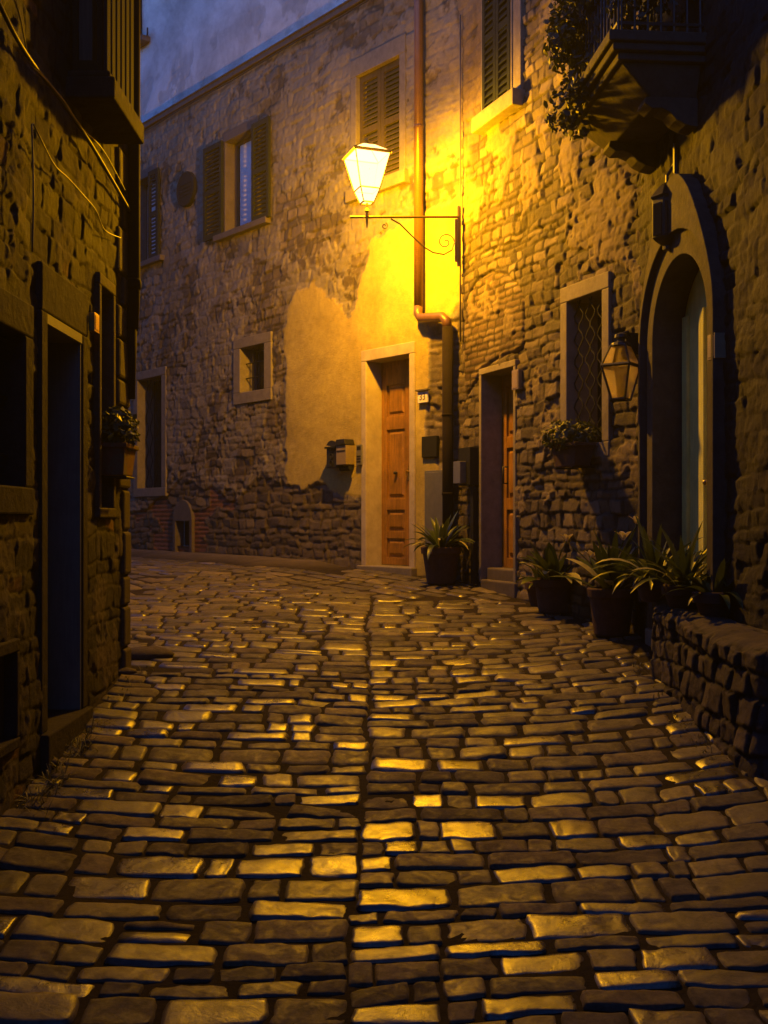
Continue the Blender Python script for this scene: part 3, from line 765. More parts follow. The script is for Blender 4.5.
# arch wall
a0, a1 = WA.u(657), WA.u(712)
AU = (a0 + a1) / 2; AR = (a1 - a0) / 2; AZ = 2.76
AG = .55
def fnA(U, Z):
    d, r1, r2 = masonry(U, Z, 25, (.06, .15), (.08, .28), .05); ti = TILT
    n1 = fbm(U * 3, Z * 3, 240, 5); n2 = fbm(U * 9, Z * 9, 241, 4); n3 = fbm(U * 28, Z * 28, 242, 3)
    jo = 1 - sstep(.004, .022, d + .012 * (n3 - .5))
    H = (r2 - .5) * .014 + .009 * sstep(0, .014, d) + .12 * ti + .010 * (n2 - .5) + .010 * (n3 - .5)
    P = sstep(.42, .6, n1 + .3 * (n2 - .5) + .06 * (U > 1.5))
    H = H * (1 - P) + P * (.011 + .010 * (n2 - .5) + .009 * (n3 - .5) + .45 * H)
    H = H + .03 * (fbm(U * .8, Z * .8, 250, 2) - .5) - .015
    edge = np.maximum(0, AR + .19 - np.hypot(U - AU, np.maximum(Z - AZ, 0)))
    return H, np.clip(r1 * .8 + .2 * n2 - .1, 0, 1), jo, P * .9, H * 0
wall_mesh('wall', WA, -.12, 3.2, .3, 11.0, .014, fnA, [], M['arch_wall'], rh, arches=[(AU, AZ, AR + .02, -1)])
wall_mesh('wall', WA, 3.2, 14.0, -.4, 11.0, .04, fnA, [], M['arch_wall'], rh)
for h in R_holes: obj('interior', WR.box(MB(), h[0] - .25, h[1] + .25, h[2] - .2, h[3] + .25, -1.2, -.40), M['surround_dark'], rh)
obj('interior', WA.box(MB(), AU - AR - .3, AU + AR + .3, .4, AZ + AR + .3, -1.6, -.62), M['surround_dark'], rh)
mb = MB(); WR.box(mb, -.5, ARC_L, 11.0, 11.2, -5, .5); WA.box(mb, 0, 14, 11.003, 11.203, -5, .5); obj('roof', mb, M['surround_dark'], rh)
# --- second door
ZD2 = D2[2]
mb = surround(WR, *D2, .045, .06, .012, .36, sill=False); obj('door_frame', mb, M['surround'], rh, bevel=.006)
mb = leaf_door(WR, D2[0], D2[1], ZD2 + .14, D2[3], -.22, [(.15, .85, .05, .30), (.15, .85, .36, .62), (.15, .85, .68, .94)])
dd = obj('door', mb, M['door'], rh, bevel=.003)
mb = MB(); nR = Vector((WR.n[0], WR.n[1], 0)); c = WR.p(D2[0] + .12, ZD2 + 1.12, -.22); mb.tube([c, c + nR * .05, c + nR * .05 + Vector((0, 0, -.16)), c + Vector((0, 0, -.16))], .01, 8)
obj('handle', mb, M['iron'], dd, smooth=True)
mb = MB(); WR.box(mb, D2[0], D2[1] + .02, ZD2 - .1, ZD2 + .14, -.36, -.05); WR.box(mb, D2[0] + .02, D2[1] + .06, ZD2 - .2, ZD2 + .03, -.05, .03)
obj('step', mb, M['surround_dark'], rh, bevel=.015)
# --- window with twisted grille
mb = surround(WR, *W2, .10, .13, .015, .30, tb=.12); win = obj('window', mb, M['surround'], rh, bevel=.008)
win['label'] = 'tall barred window beside the wall lantern'
mb = MB(); WR.box(mb, W2[0], W2[1], W2[2], W2[3], -.315, -.30); obj('pane', mb, M['glass'], win)
mb = MB()
for k in range(6):
    u = W2[0] + (W2[1] - W2[0]) * (k + .5) / 6; pts = []
    for i in range(31): z = W2[2] + (W2[3] - W2[2]) * i / 30; pts.append(WR.p(u + .036 * math.sin(i * 1.35 + k * math.pi), z, -.06 + .012 * (k % 2)))
    mb.tube(pts, .007, 5)
obj('grille', mb, M['metal_dark'], win)
# --- upper shuttered window
mb = surround(WR, *W1, .03, .12, .03, .2, sill=False); WR.box(mb, W1[0] - .06, W1[1] + .20, W1[2] - .15, W1[2], -.2, .12); WR.box(mb, W1[1] + .03, W1[1] + .17, W1[2], W1[3] + .1, -.1, .02)
win = obj('window', mb, M['surround'], rh, bevel=.008); win['label'] = 'upper window with closed green louvred shutters'
mb = MB(); WR.box(mb, W1[0], W1[1], W1[2], W1[3], -.19, -.17); obj('pane', mb, M['glass'], win)
um3 = (W1[0] + W1[1]) / 2
obj('shutter', shutter(WR, W1[0] + .003, um3 - .003, W1[2] + .003, W1[3] - .003, .0, slat=.07), M['shutter'], win)
obj('shutter', shutter(WR, um3 + .003, W1[1] - .003, W1[2] + .003, W1[3] - .003, .0, slat=.07), M['shutter'], win)
# --- arched doorway
mb = MB(); ro = .155; N = 26
def arch_ring(mb, r_in, r_out, apex, h0, h1, zb):
    inn = [(AU - r_in, zb)] + [(AU - r_in * math.cos(a), AZ + r_in * math.sin(a)) for a in np.linspace(0, math.pi, N)] + [(AU + r_in, zb)]
    out = [(AU - r_out, zb)] + [(AU - r_out * math.cos(a), AZ + (r_out + apex * math.sin(a) ** 3) * math.sin(a)) for a in np.linspace(0, math.pi, N)] + [(AU + r_out, zb)]
    n = len(inn); vs = [WA.p(u, z, h0) for u, z in inn] + [WA.p(u, z, h1) for u, z in inn] + [WA.p(u, z, h1) for u, z in out] + [WA.p(u, z, h0) for u, z in out]
    fs = []
    for i in range(n - 1):
        for a in range(3): fs.append((a * n + i, (a + 1) * n + i, (a + 1) * n + i + 1, a * n + i + 1))
    fs += [(0, n, 2 * n, 3 * n), (n - 1, 4 * n - 1, 3 * n - 1, 2 * n - 1)]
    mb.add(vs, fs)
arch_ring(mb, AR, AR + .12, .10, -.22, .035, .45)
af = obj('arch_surround', mb, M['arch_stone'], rh, bevel=.006)
mb = MB(); arch_ring(mb, AR + .16, AR + .20, .34, -.02, .075, .9); obj('arch_moulding', mb, M['arch_stone'], rh, bevel=.006)
mb = MB()
poly = [(AU - AR, .5), (AU, .5)] + [(AU + AR * math.cos(a), AZ + AR * math.sin(a)) for a in np.linspace(math.pi / 2, math.pi, 14)]
WA.prism(mb, [(AU - AR, .5), (AU - .004, .5)] + [(AU + AR * math.cos(a), AZ + AR * math.sin(a)) for a in np.linspace(math.pi / 2 + .008, math.pi, 14)], -.24, -.19)
for u in (AU - .10, AU - AR + .09): WA.box(mb, u - .045, u + .045, .5, AZ + .18, -.192, -.165)
d1 = obj('door', mb, M['green_door'], rh, bevel=.004); d1['label'] = 'pale green left leaf of the arched door'
mb = MB(); WA.prism(mb, [(AU + .004, .5), (AU + AR, .5)] + [(AU + AR * math.cos(a), AZ + AR * math.sin(a)) for a in np.linspace(0, math.pi / 2 - .008, 14)], -.24, -.19)
for u in (AU + .10, AU + AR - .09): WA.box(mb, u - .045, u + .045, .5, AZ + .18, -.192, -.165)
d2 = obj('door', mb, M['green_door'], rh, bevel=.004)
mb = MB(); c = WA.p(AU + .05, 1.75, -.19); nA = Vector((WA.n[0], WA.n[1], 0)); mb.tube([c, c + nA * .05], .01); mb.lathe(c + nA * .05 + Vector((0, 0, -.02)), [(.004, 0), (.022, .01), (.022, .03), (.004, .04)], 10)
obj('handle', mb, M['brass'], d2, smooth=True)
mb = MB(); WA.box(mb, AU - AR - .1, AU + AR + .1, .3, .72, -.62, .06); obj('threshold', mb, M['surround'], rh, bevel=.015)

# --- balcony
BY0, BY1, BZ, BP = 6.60, 7.90, 4.40, .60
bu0 = J.y - BY1; bu1 = J.y - BY0
mb = MB()
WA.box(mb, bu0, bu1, BZ + .10, BZ + .17, -.05, BP + .02)
WA.box(mb, bu0 + .02, bu1 - .02, BZ + .05, BZ + .10, -.05, BP - .01)
WA.box(mb, bu0 + .05, bu1 - .05, BZ - .0, BZ + .05, -.05, BP - .05)
# tapered underside with a sunk end panel
P = [WA.p(bu0 + .16, BZ - .20, 0), WA.p(bu1 - .16, BZ - .20, 0), WA.p(bu1 - .16, BZ - .20, .30), WA.p(bu0 + .16, BZ - .20, .30),
     WA.p(bu0 + .08, BZ, -.0), WA.p(bu1 - .08, BZ, -.0), WA.p(bu1 - .08, BZ, BP - .08), WA.p(bu0 + .08, BZ, BP - .08)]
mb.hexa(P)
bal = obj('balcony', mb, M['arch_stone'], rh, bevel=.010)
for uu in (bu0 + .22, bu1 - .30):
    prof = [(0, -.14), (.34, -.14), (.35, -.18), (.30, -.215), (.24, -.21), (.18, -.235), (.14, -.28), (.08, -.31), (.04, -.32), (0, -.325)]
    mb = MB(); n = len(prof)
    vs = [WA.p(uu, BZ + z - .05, h) for h, z in prof] + [WA.p(uu + .16, BZ + z - .05, h) for h, z in prof]
    mb.add(vs, [tuple(range(n)), tuple(reversed(range(n, 2 * n)))] + [(i, n + i, n + (i + 1) % n, (i + 1) % n) for i in range(n)])
    obj('corbel', mb, M['arch_stone'], bal, bevel=.006)
mb = MB(); z0 = BZ + .17; z1 = BZ + 1.1
nb_ = 16
for k in range(nb_ + 1):
    u = bu0 + .05 + (bu1 - bu0 - .1) * k / nb_; mb.tube([WA.p(u, z0, BP - .05), WA.p(u, z1, BP - .05)], .009, 6)
for k in range(7):
    h = .02 + (BP - .09) * k / 6
    for u in (bu0 + .05, bu1 - .05): mb.tube([WA.p(u, z0, h), WA.p(u, z1, h)], .009, 6)
for z in (z0 + .06, z1): mb.tube([WA.p(bu0 + .05, z, 0), WA.p(bu0 + .05, z, BP - .05), WA.p(bu1 - .05, z, BP - .05), WA.p(bu1 - .05, z, 0)], .014, 6)
obj('railing', mb, M['iron'], bal)
mb = MB(); uc = (bu0 + bu1) / 2; WA.box(mb, uc - .45, uc + .45, z0, z0 + 2.2, -.01, .06); o = obj('balcony_door', mb, M['shutter'], bal, bevel=.004)

# ================================================================== LEFT HOUSE
lh = thing('dark_stone_house', 'dark stone house with blue grey door closing the left side of the lane', 'house', (-1.7, 5.5, .3))
A = WL.at
DL = (A(82, 313)[0], A(47, 313)[0], A(88, 702)[1] - .02, A(47, 313)[1])
WL1 = (A(24, 335)[0], A(24, 335)[0] + .95, A(12, 486)[1], A(24, 335)[1])
WL2 = (A(112, 300)[0], A(100, 290)[0], A(106, 508)[1], A(106, 290)[1])
HL = (A(14, 650)[0], A(14, 650)[0] + .7, A(14, 738)[1], A(14, 652)[1])
L_holes = [DL, WL1, WL2, HL]
def fnL(U, Z):
    d, r1, r2 = masonry(U, Z, 35, (.06, .16), (.08, .30), .05); ti = TILT
    n1 = fbm(U * 3, Z * 3, 340, 5); n2 = fbm(U * 9, Z * 9, 341, 4); n3 = fbm(U * 30, Z * 30, 342, 3)
    jo = 1 - sstep(.004, .022, d + .012 * (n3 - .5))
    H = (r2 - .5) * .009 + .007 * sstep(0, .013, d) + .06 * ti + .006 * (n2 - .5) + .008 * (n3 - .5)
    P = sstep(.52, .64, n1 + .3 * (n2 - .5))
    H = H * (1 - P) + P * (.010 + .008 * (n2 - .5) + .008 * (n3 - .5) + .5 * H)
    H = H + .04 * (fbm(U * .8, Z * .8, 350, 2) - .5) - .02
    return H, np.clip(r1 * .8 + .2 * n2, 0, 1), jo, P * .9, (r2 < .05) * .5
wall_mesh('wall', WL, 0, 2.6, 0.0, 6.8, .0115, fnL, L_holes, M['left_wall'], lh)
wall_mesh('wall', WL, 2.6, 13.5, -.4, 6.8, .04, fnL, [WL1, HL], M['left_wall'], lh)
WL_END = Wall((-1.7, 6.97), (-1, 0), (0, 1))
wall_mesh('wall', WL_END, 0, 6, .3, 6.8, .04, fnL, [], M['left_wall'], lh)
mb = MB(); mb.box((-4.2, .2, 6.9), (5.9, 14.2, .2)); obj('roof', mb, M['left_frame'], lh)
for h in L_holes: obj('interior', WL.box(MB(), max(h[0] - .2, .02), h[1] + .2, h[2] - .2, h[3] + .2, -1.2, -.36), M['left_frame'], lh)
# quoin strip that hides the raw corner
mb = MB()
z = .3; k = 0
rs = random.Random(4)
while z < 6.7:
    hh = rs.uniform(.16, .30); wq = rs.choice([.16, .28]); 
    WL.box(mb, -.012 - rs.random() * .008, wq, z + .006, z + hh - .006, -.2, .012 + rs.random() * .012); z += hh; k += 1
obj('corner_stone', mb, M['left_quoin'], lh, bevel=.018)
mb = surround(WL, *DL, .10, .24, .006, .12, sill=False)
WL.box(mb, DL[0] - .10, DL[1] + .10, DL[2] - .25, DL[2], -.35, .04)
obj('door_frame', mb, M['left_frame'], lh, bevel=.01)
mb = surround(WL, DL[0] + .002, DL[1] - .002, DL[2] + .002, DL[3] - .052, -.0, .05, .0, .34, sill=False)
WL.box(mb, DL[0] + .002, DL[0] + .02, DL[2] + .002, DL[3] - .002, -.34, -.003)
obj('door_lining', mb, M['blue_wood'], lh)
mb = leaf_door(WL, DL[0] + .02, DL[1] - .002, DL[2] + .003, DL[3] - .055, -.27, [(.15, .85, .06, .30), (.15, .85, .36, .9)])
dq = obj('door', mb, M['blue_wood'], lh, bevel=.003)
mb = MB(); c = WL.p(DL[0] + .1, DL[2] + 1.02, -.27); mb.tube([c, c + Vector((.05, 0, 0))], .012); mb.lathe(c + Vector((.05, 0, -.02)), [(.004, 0), (.022, .01), (.022, .03), (.004, .04)], 10)
obj('handle', mb, M['brass'], dq, smooth=True)
# near window
mb = surround(WL, *WL1, .12, .16, .008, .25, tb=.13); win = obj('window', mb, M['left_frame'], lh, bevel=.01); win['label'] = 'ground floor window at the left picture edge'
mb = MB(); WL.box(mb, WL1[0], WL1[1], WL1[2], WL1[3], -.265, -.25); obj('pane', mb, M['glass'], win)
mb = MB()
for k in range(5): u = WL1[0] + .12 + k * .18; mb.tube([WL.p(u, WL1[2], -.10), WL.p(u, WL1[3], -.10)], .009, 6)
for k in range(3): z = WL1[2] + .15 + k * .27; mb.tube([WL.p(WL1[0], z, -.085), WL.p(WL1[1], z, -.085)], .008, 6)
obj('grille', mb, M['iron'], win)
# slit window
mb = surround(WL, *WL2, .05, .07, .012, .28, tb=.06); win = obj('window', mb, M['left_quoin'], lh, bevel=.008); win['label'] = 'narrow dark slit window behind the hanging planter'
mb = MB(); WL.box(mb, WL2[0], WL2[1], WL2[2], WL2[3], -.295, -.28); obj('pane', mb, M['glass'], win)
# low wooden hatch
mb = surround(WL, *HL, .04, .06, .015, .12, tb=.05); hh = obj('cellar_hatch', mb, M['left_frame'], lh, bevel=.008)
mb = MB()
for k in range(6): WL.box(mb, HL[0] + k * .1167 + .002, HL[0] + (k + 1) * .1167 - .002, HL[2], HL[3], -.07, -.045)
obj('board', mb, M['shutter_brown'], hh, bevel=.002)
# projecting bay over the lane
s0 = A(133, 100)[0]; sy0, sy1 = 6.97 - 6.42, 6.97 - 5.66
sz = A(68, 95)[1]
SB = 3.85
YB0, YB1 = 6.40, 5.68; zb = EYE + (HZ - 145) / F * YB0
mb = MB(); WL.box(mb, 6.97 - YB0, 6.97 - YB1, zb, zb + .12, -.05, .24); WL.box(mb, 6.97 - YB0 + .02, 6.97 - YB1 - .02, zb + .12, zb + .16, -.05, .21)
bay = obj('bay', mb, M['left_frame'], lh, bevel=.012)
mb = MB()
ub0, ub1 = 6.97 - YB0 + .04, 6.97 - YB1 - .04
nn = 12
for k in range(nn): WL.box(mb, ub0 + (ub1 - ub0) * k / nn + .002, ub0 + (ub1 - ub0) * (k + 1) / nn - .004, zb + .16, zb + 2.6, .165 + .006 * (k % 2), .185 + .006 * (k % 2))
obj('boarding', mb, M['bay_wood'], bay, bevel=.003)
mb = MB()
for h in (.0, .135): WL.box(mb, ub1 - .03, ub1, zb + .16, zb + 2.6, h, h + .03)
WL.box(mb, ub1 - .03, ub1, zb + 1.0, zb + 1.06, .03, .135); WL.box(mb, ub1 - .03, ub1, zb + .16, zb + .22, .03, .135)
WL.box(mb, ub0, ub1, zb + 2.6, zb + 2.7, 0, .22)
obj('post', mb, M['shutter'], bay, bevel=.003)
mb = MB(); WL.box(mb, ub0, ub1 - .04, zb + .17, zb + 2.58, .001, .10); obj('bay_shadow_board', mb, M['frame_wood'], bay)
# pipe on the corner
mb = MB(); xx = -1.7 + .05
mb.tube([(xx, 6.93, 6.75), (xx, 6.93, 3.0), (xx - .005, 6.90, 2.75)], .04, 12)
mb.lathe((xx, 6.93, 3.02), [(.044, 0), (.05, .02), (.05, .05), (.044, .07)], 12)
mb.tube([(xx - .005, 6.90, 2.77), (xx - .03, 6.95, 2.3)], .032, 12)
obj('drainpipe', mb, M['pipe_dark'], lh, smooth=True)

# ================================================================== FAR HOUSE that closes the lane (outside the picture, seen only in passing)
fh = thing('lane_end_house', 'plain plastered house closing the lane behind the left corner', 'house', (-7, 12, 1))
WE = Wall((-7.2, 8.0), (-.25, 1), (1, .25))
wall_mesh('wall', WE, 0, 9.5, .6, 9.5, .08, fnL, [], M['left_wall'], fh)

rear = thing('rear_sky_blocker', 'unseen stone front added behind the viewer to cut sky light', 'house', (0, -11, 0))
wall_mesh('wall', Wall((-3.2, -11), (1, 0), (0, 1)), 0, 7.5, -.6, 7.0, .08, fnL, [], M['left_wall'], rear)  # added out of view to keep sky light off the foreground
# ================================================================== STREET LAMP
zlamp = lambda py, y=10.62: EYE + (HZ - py) / F * y
LY = 10.0; LX = (367 - 384) / F * LY
px_z = lambda py: zlamp(py, LY)
lamp = thing('street_lamp', 'lit yellow street lantern on a scrolled iron wall bracket', 'street lamp', (CX - .03, CY - .06, px_z(217)))
mb = MB(); bx, by = (458 - 384) / F * 10.55, 10.55
mb.box((bx + .005, by + .02, (zlamp(205, by) + zlamp(266, by)) / 2), (.03, .02, .61), WR.rot())
mb.box((bx - .02, by, (zlamp(219, by) + zlamp(262, by)) / 2), (.022, .022, .43), WR.rot())
arm_z = px_z(217); azb = zlamp(217, by)
ARM = lambda px: (lambda t: (bx + (X_(px) - bx) * 1.0, by + (LY - by) * t, azb + (arm_z - azb) * t))(min(1, max(0, (458 - px) / 91)))
X_ = lambda px: (px - 384) / F * (by + (LY - by) * min(1, max(0, (458 - px) / 91)))
mb.tube([(bx, by, azb), ARM(367), (X_(350), LY, arm_z)], .013, 8)
def scroll(cx, cz, y, r0, turns, a0, n=40, dirn=1, rend=.012):
    pts = []
    for i in range(n + 1):
        t = i / n; a = a0 + dirn * turns * 2 * math.pi * t; r = r0 * (1 - t) + rend * t
        pts.append((cx + r * math.cos(a), y, cz + r * math.sin(a)))
    return pts
YA_ = lambda px: by + (LY - by) * min(1, max(0, (458 - px) / 91))
PP = lambda px, py: (X_(px), YA_(px), zlamp(py, YA_(px)))
mb.tube([PP(*q) for q in ((391, 219), (400, 224), (412, 236), (424, 247), (433, 252.5), (444, 254.5), (452, 250), (454, 243))], .0075, 6)
mb.tube(scroll(X_(445.5), zlamp(242, YA_(445)), YA_(445), .088, 1.35, 0.0, dirn=1), .0065, 6)
mb.tube(scroll(X_(384.5), zlamp(226, YA_(384)), YA_(384), .032, 1.2, 1.2, dirn=-1, rend=.008), .006, 6)
brk = obj('bracket', mb, M['lamp_iron'], lamp, smooth=False)
mb = MB(); mb.tube([(LX, LY, px_z(228)), (LX, LY, px_z(222))], [.004, .012], 8); mb.tube([(LX, LY, px_z(222)), (LX, LY, px_z(203))], .012, 8)
mb.lathe((LX, LY, px_z(213)), [(.012, 0), (.024, .02), (.014, .045)], 10)
obj('stem', mb, M['lamp_iron'], lamp)
# cage: square in plan, wider at the top
rot = .35
zb0, zb1, zt0 = px_z(203), px_z(190), px_z(156)
def sq(r, z): return [Vector((LX + r * math.cos(rot + math.pi / 4 + k * math.pi / 2), LY + r * math.sin(rot + math.pi / 4 + k * math.pi / 2), z)) for k in range(4)]
rT, rM, rB = .245, .135, .072
mb = MB()
for k in range(4):
    mb.tube([sq(rT, zt0)[k], sq(rM, zb1)[k], sq(rB, zb0)[k]], .006, 5)
    mb.tube([sq(rT, zt0)[k], sq(rT, zt0)[(k + 1) % 4]], .008, 5); mb.tube([sq(rM, zb1)[k], sq(rM, zb1)[(k + 1) % 4]], .007, 5)
    mb.tube([sq(rB, zb0)[k], sq(rB, zb0)[(k + 1) % 4]], .008, 5)
obj('cage', mb, M['lamp_iron'], lamp)
for k in range(4):
    mb = MB(); i = .003
    a, b = sq(rT - .004, zt0), sq(rM - .004, zb1); c = sq(rB - .004, zb0)
    mb.add([a[k], a[(k + 1) % 4], b[(k + 1) % 4], b[k], c[(k + 1) % 4], c[k]], [(0, 1, 2, 3), (3, 2, 4, 5)])
    obj('pane', mb, M['lit_glass'], lamp)
T = sq(rT + .02, zt0 + .008); U_ = sq(.09, zt0 + .095)
mb = MB()
for k in range(4):
    mb.tube([T[k], U_[k]], .007, 5); mb.tube([T[k], T[(k + 1) % 4]], .009, 5)
mb.lathe((LX, LY, zt0 + .088), [(.07, 0), (.072, .012), (.03, .03), (.018, .045), (.024, .06), (.004, .085)], 12)
obj('lamp_roof', mb, M['lamp_iron'], lamp)
for k in range(4):
    mb = MB(); mb.add([T[k], T[(k + 1) % 4], U_[(k + 1) % 4], U_[k]], [(0, 1, 2, 3)]); obj('roof_pane', mb, M['top_glass'], lamp)
ld = bpy.data.lights.new('bulb', 'POINT'); ld.energy = LAMP_W; ld.color = (1.0, .435, .001); ld.shadow_soft_size = .075
lo = bpy.data.objects.new('bulb', ld); S.collection.objects.link(lo)
lo.parent = lamp; lo.location = Vector((LX, LY, px_z(169))) - lamp.location

# ================================================================== THINGS ON THE WALLS
# round cover
mb = MB(); u, z = WB.at(189, 190); c = WB.p(u, z, 0); d3 = Vector((WB.d[0], WB.d[1], 0))
def disc(mb, c, r, h0, h1, n=28, rx=1.0):
    vs = []
    for h, rr in ((h0, r), (h1 - .01, r), (h1, r * .93), (h1 - .006, r * .86), (h1 - .006, .001)):
        for k in range(n):
            a = 2 * math.pi * k / n; vs.append(c + d3 * (rr * rx * math.cos(a)) + Vector((0, 0, rr * math.sin(a))) + nB * h)
    fs = []
    for l in range(4):
        for k in range(n): fs.append((l * n + k, l * n + n + k, l * n + n + (k + 1) % n, l * n + (k + 1) % n))
    mb.add(vs, fs)
disc(mb, c, .245, 0, .07)
for k in range(4): WB.box(mb, u - .15, u + .15, z - .09 + k * .05, z - .08 + k * .05, .062, .072)
tag(obj('wall_plaque', mb, M['metal_dark'], smooth=False), 'round dark metal cover on the wall between two shuttered upper windows', 'plaque')
# mailboxes
a = WB.at(336, 440); b = WB.at(346, 468)
mb1 = thing('mailbox', 'black ornate wall mailbox with a rounded top, left of the beige one', 'mailbox', WB.p((a[0] + b[0]) / 2, b[1], .04), 'mailboxes beside the lit door')
u0, u1 = b[0], a[0]; zc = b[1]
mb = MB(); top = [(u0, zc), (u1, zc), (u1, zc + .24)] + [((u0 + u1) / 2 + (u1 - u0) / 2 * math.cos(t), zc + .24 + .07 * math.sin(t)) for t in np.linspace(math.pi, 0, 9)][1:-1] + [(u0, zc + .24)]
WB.prism(mb, top, .035, .14); obj('box', mb, M['iron'], mb1, bevel=.006)
mb = MB()
for k in range(3):
    cc = WB.p((u0 + u1) / 2, zc + .05 + k * .08, .143); mb.tube([cc + d3 * (.03 * math.cos(t)) + Vector((0, 0, .03 * math.sin(t))) for t in np.linspace(0, 6.28, 13)], .005, 5)
obj('ornament', mb, M['metal_dark'], mb1)
mb = MB(); WB.box(mb, u0 - .01, u1 + .01, zc + .225, zc + .245, .03, .165); obj('flap', mb, M['metal_dark'], mb1, bevel=.003)
a = WB.at(347, 446); b = WB.at(357, 465)
mb1 = thing('mailbox', 'beige metal wall mailbox with a raised black lid, next to the door', 'mailbox', WB.p((a[0] + b[0]) / 2, b[1], .04), 'mailboxes beside the lit door')
u0, u1 = b[0], a[0]; zc = b[1]
mb = MB(); WB.box(mb, u0, u1, zc, zc + .22, .035, .16); obj('box', mb, M['beige_metal'], mb1, bevel=.006)
mb = MB(); WB.prism(mb, [(u0 - .005, zc + .225), (u1 + .005, zc + .225), (u1 - .02, zc + .29), (u0 + .02, zc + .29)], .035, .175); obj('lid', mb, M['iron'], mb1, bevel=.004)
mb = MB(); WB.box(mb, u0 + .015, u1 - .015, zc + .15, zc + .165, .16, .164); obj('slot', mb, M['iron'], mb1)
mb = MB(); cc = WB.p((u0 + u1) / 2, zc - .04, .09); mb.tube([cc - d3 * (u1 - u0) / 2, cc + d3 * (u1 - u0) / 2], .028, 10); obj('newspaper_tube', mb, M['metal_dark'], mb1)
# intercom
a = WB.at(360.5, 445); b = WB.at(366, 465)
t = thing('intercom', 'narrow dark intercom panel between the mailboxes and the door frame', 'intercom', WB.p(b[0], b[1], .04))
mb = MB(); WB.box(mb, b[0] + .005, a[0], b[1], a[1], .03, .062); obj('panel', mb, M['metal_grey'], t, bevel=.004)
obj('speaker_grille', WB.box(MB(), b[0] + .02, a[0] - .012, a[1] - .06, a[1] - .02, .062, .065), M['metal_dark'], t)
for k in range(3): obj('button', WB.box(MB(), b[0] + .02, a[0] - .012, b[1] + .03 + k * .03, b[1] + .045 + k * .03, .062, .066), M['metal_dark'], t)
# house number
a = WB.at(421.5, 392.5); b = WB.at(432, 402.5)
t = thing('house_number', 'small white tile with house number 33 right of the lit door', 'sign', WB.p((a[0] + b[0]) / 2, (a[1] + b[1]) / 2, .05))
um_, zm_ = (a[0] + b[0]) / 2, (a[1] + b[1]) / 2
mb = MB(); WB.box(mb, um_ - .075, um_ + .075, zm_ - .06, zm_ + .06, .04, .062); obj('tile', mb, M['ceramic'], t, bevel=.004)
mb = MB(); WB.box(mb, um_ - .09, um_ + .09, zm_ + .064, zm_ + .082, .035, .085); obj('cap', mb, M['surround_dark'], t, bevel=.003)
def lettering(txt, W, u, z, h, size, mat, parent, name='digits'):
    cu = bpy.data.curves.new(name, 'FONT'); cu.body = txt; cu.size = size; cu.extrude = .0015; cu.align_x = 'CENTER'; cu.align_y = 'CENTER'
    ob = bpy.data.objects.new(name, cu); S.collection.objects.link(ob)
    dg = bpy.context.evaluated_depsgraph_get(); me = bpy.data.meshes.new_from_object(ob.evaluated_get(dg))
    bpy.data.objects.remove(ob); bpy.data.curves.remove(cu)
    nv = Vector((W.n[0], W.n[1], 0)); xv = Vector((0, 0, 1)).cross(nv); c = W.p(u, z, h) - Vector(ROOT[parent.name])
    m4 = Matrix((( xv.x, 0, nv.x, c.x), (xv.y, 0, nv.y, c.y), (xv.z, 1, nv.z, c.z), (0, 0, 0, 1)))
    me.transform(m4); me.materials.clear(); me.materials.append(mat)
    o = bpy.data.objects.new(name, me); S.collection.objects.link(o); o.parent = parent; return o
lettering('33', WB, um_, zm_, .063, .10, M['ink'], t)
# meter cabinet by the second door
a = WR.at(466, 449); b = WR.at(480, 484)
t = thing('meter_box', 'dark grey utility cabinet with a small box on its front, left of the shaded door', 'utility box', WR.p(.2, b[1], .02))
mb = MB(); WR.box(mb, a[0] + .03, b[0] - .02, WR.at(480, 485)[1], WR.at(480, 447)[1], .0, .10); obj('cabinet', mb, M['metal_dark'], t, bevel=.004)
mb = MB(); WR.box(mb, a[0] + .05, a[0] + .20, WR.at(470, 484)[1], WR.at(470, 462)[1], .10, .17); obj('box', mb, M['metal_grey'], t, bevel=.006)
mb = MB(); WR.box(mb, b[0] - .09, b[0] - .03, WR.g(.4) + .02, WR.at(480, 486)[1], .01, .06); obj('conduit', mb, M['metal_dark'], t, bevel=.004)
# plates
def plate(px0, py0, px1, py1, W, h, label, mat, cat='plate', name='wall_plate'):
    a = W.at(px0, py0); b = W.at(px1, py1); u0, u1 = sorted((a[0], b[0])); z0, z1 = sorted((a[1], b[1]))
    mb = MB(); W.box(mb, u0, u1, z0, z1, .0, h); W.box(mb, u0 + .012, u1 - .012, z0 + .012, z1 - .012, h, h + .003)
    return tag(obj(name, mb, mat, bevel=.003), label, cat)
plate(516.5, 371, 523, 389, WR, .05, 'small pale bell plate at the right jamb of the shaded door', M['beige_metal'], name='doorbell_plate')
plate(718.5, 336, 726, 358, WA, .07, 'small pale box on the wall right of the arched doorway', M['beige_metal'], 'box', name='wall_box')
plate(88.5, 312, 93.5, 334, WL, .035, 'small brass plate on the left house wall past its blue door', M['brass'], name='wall_plate')

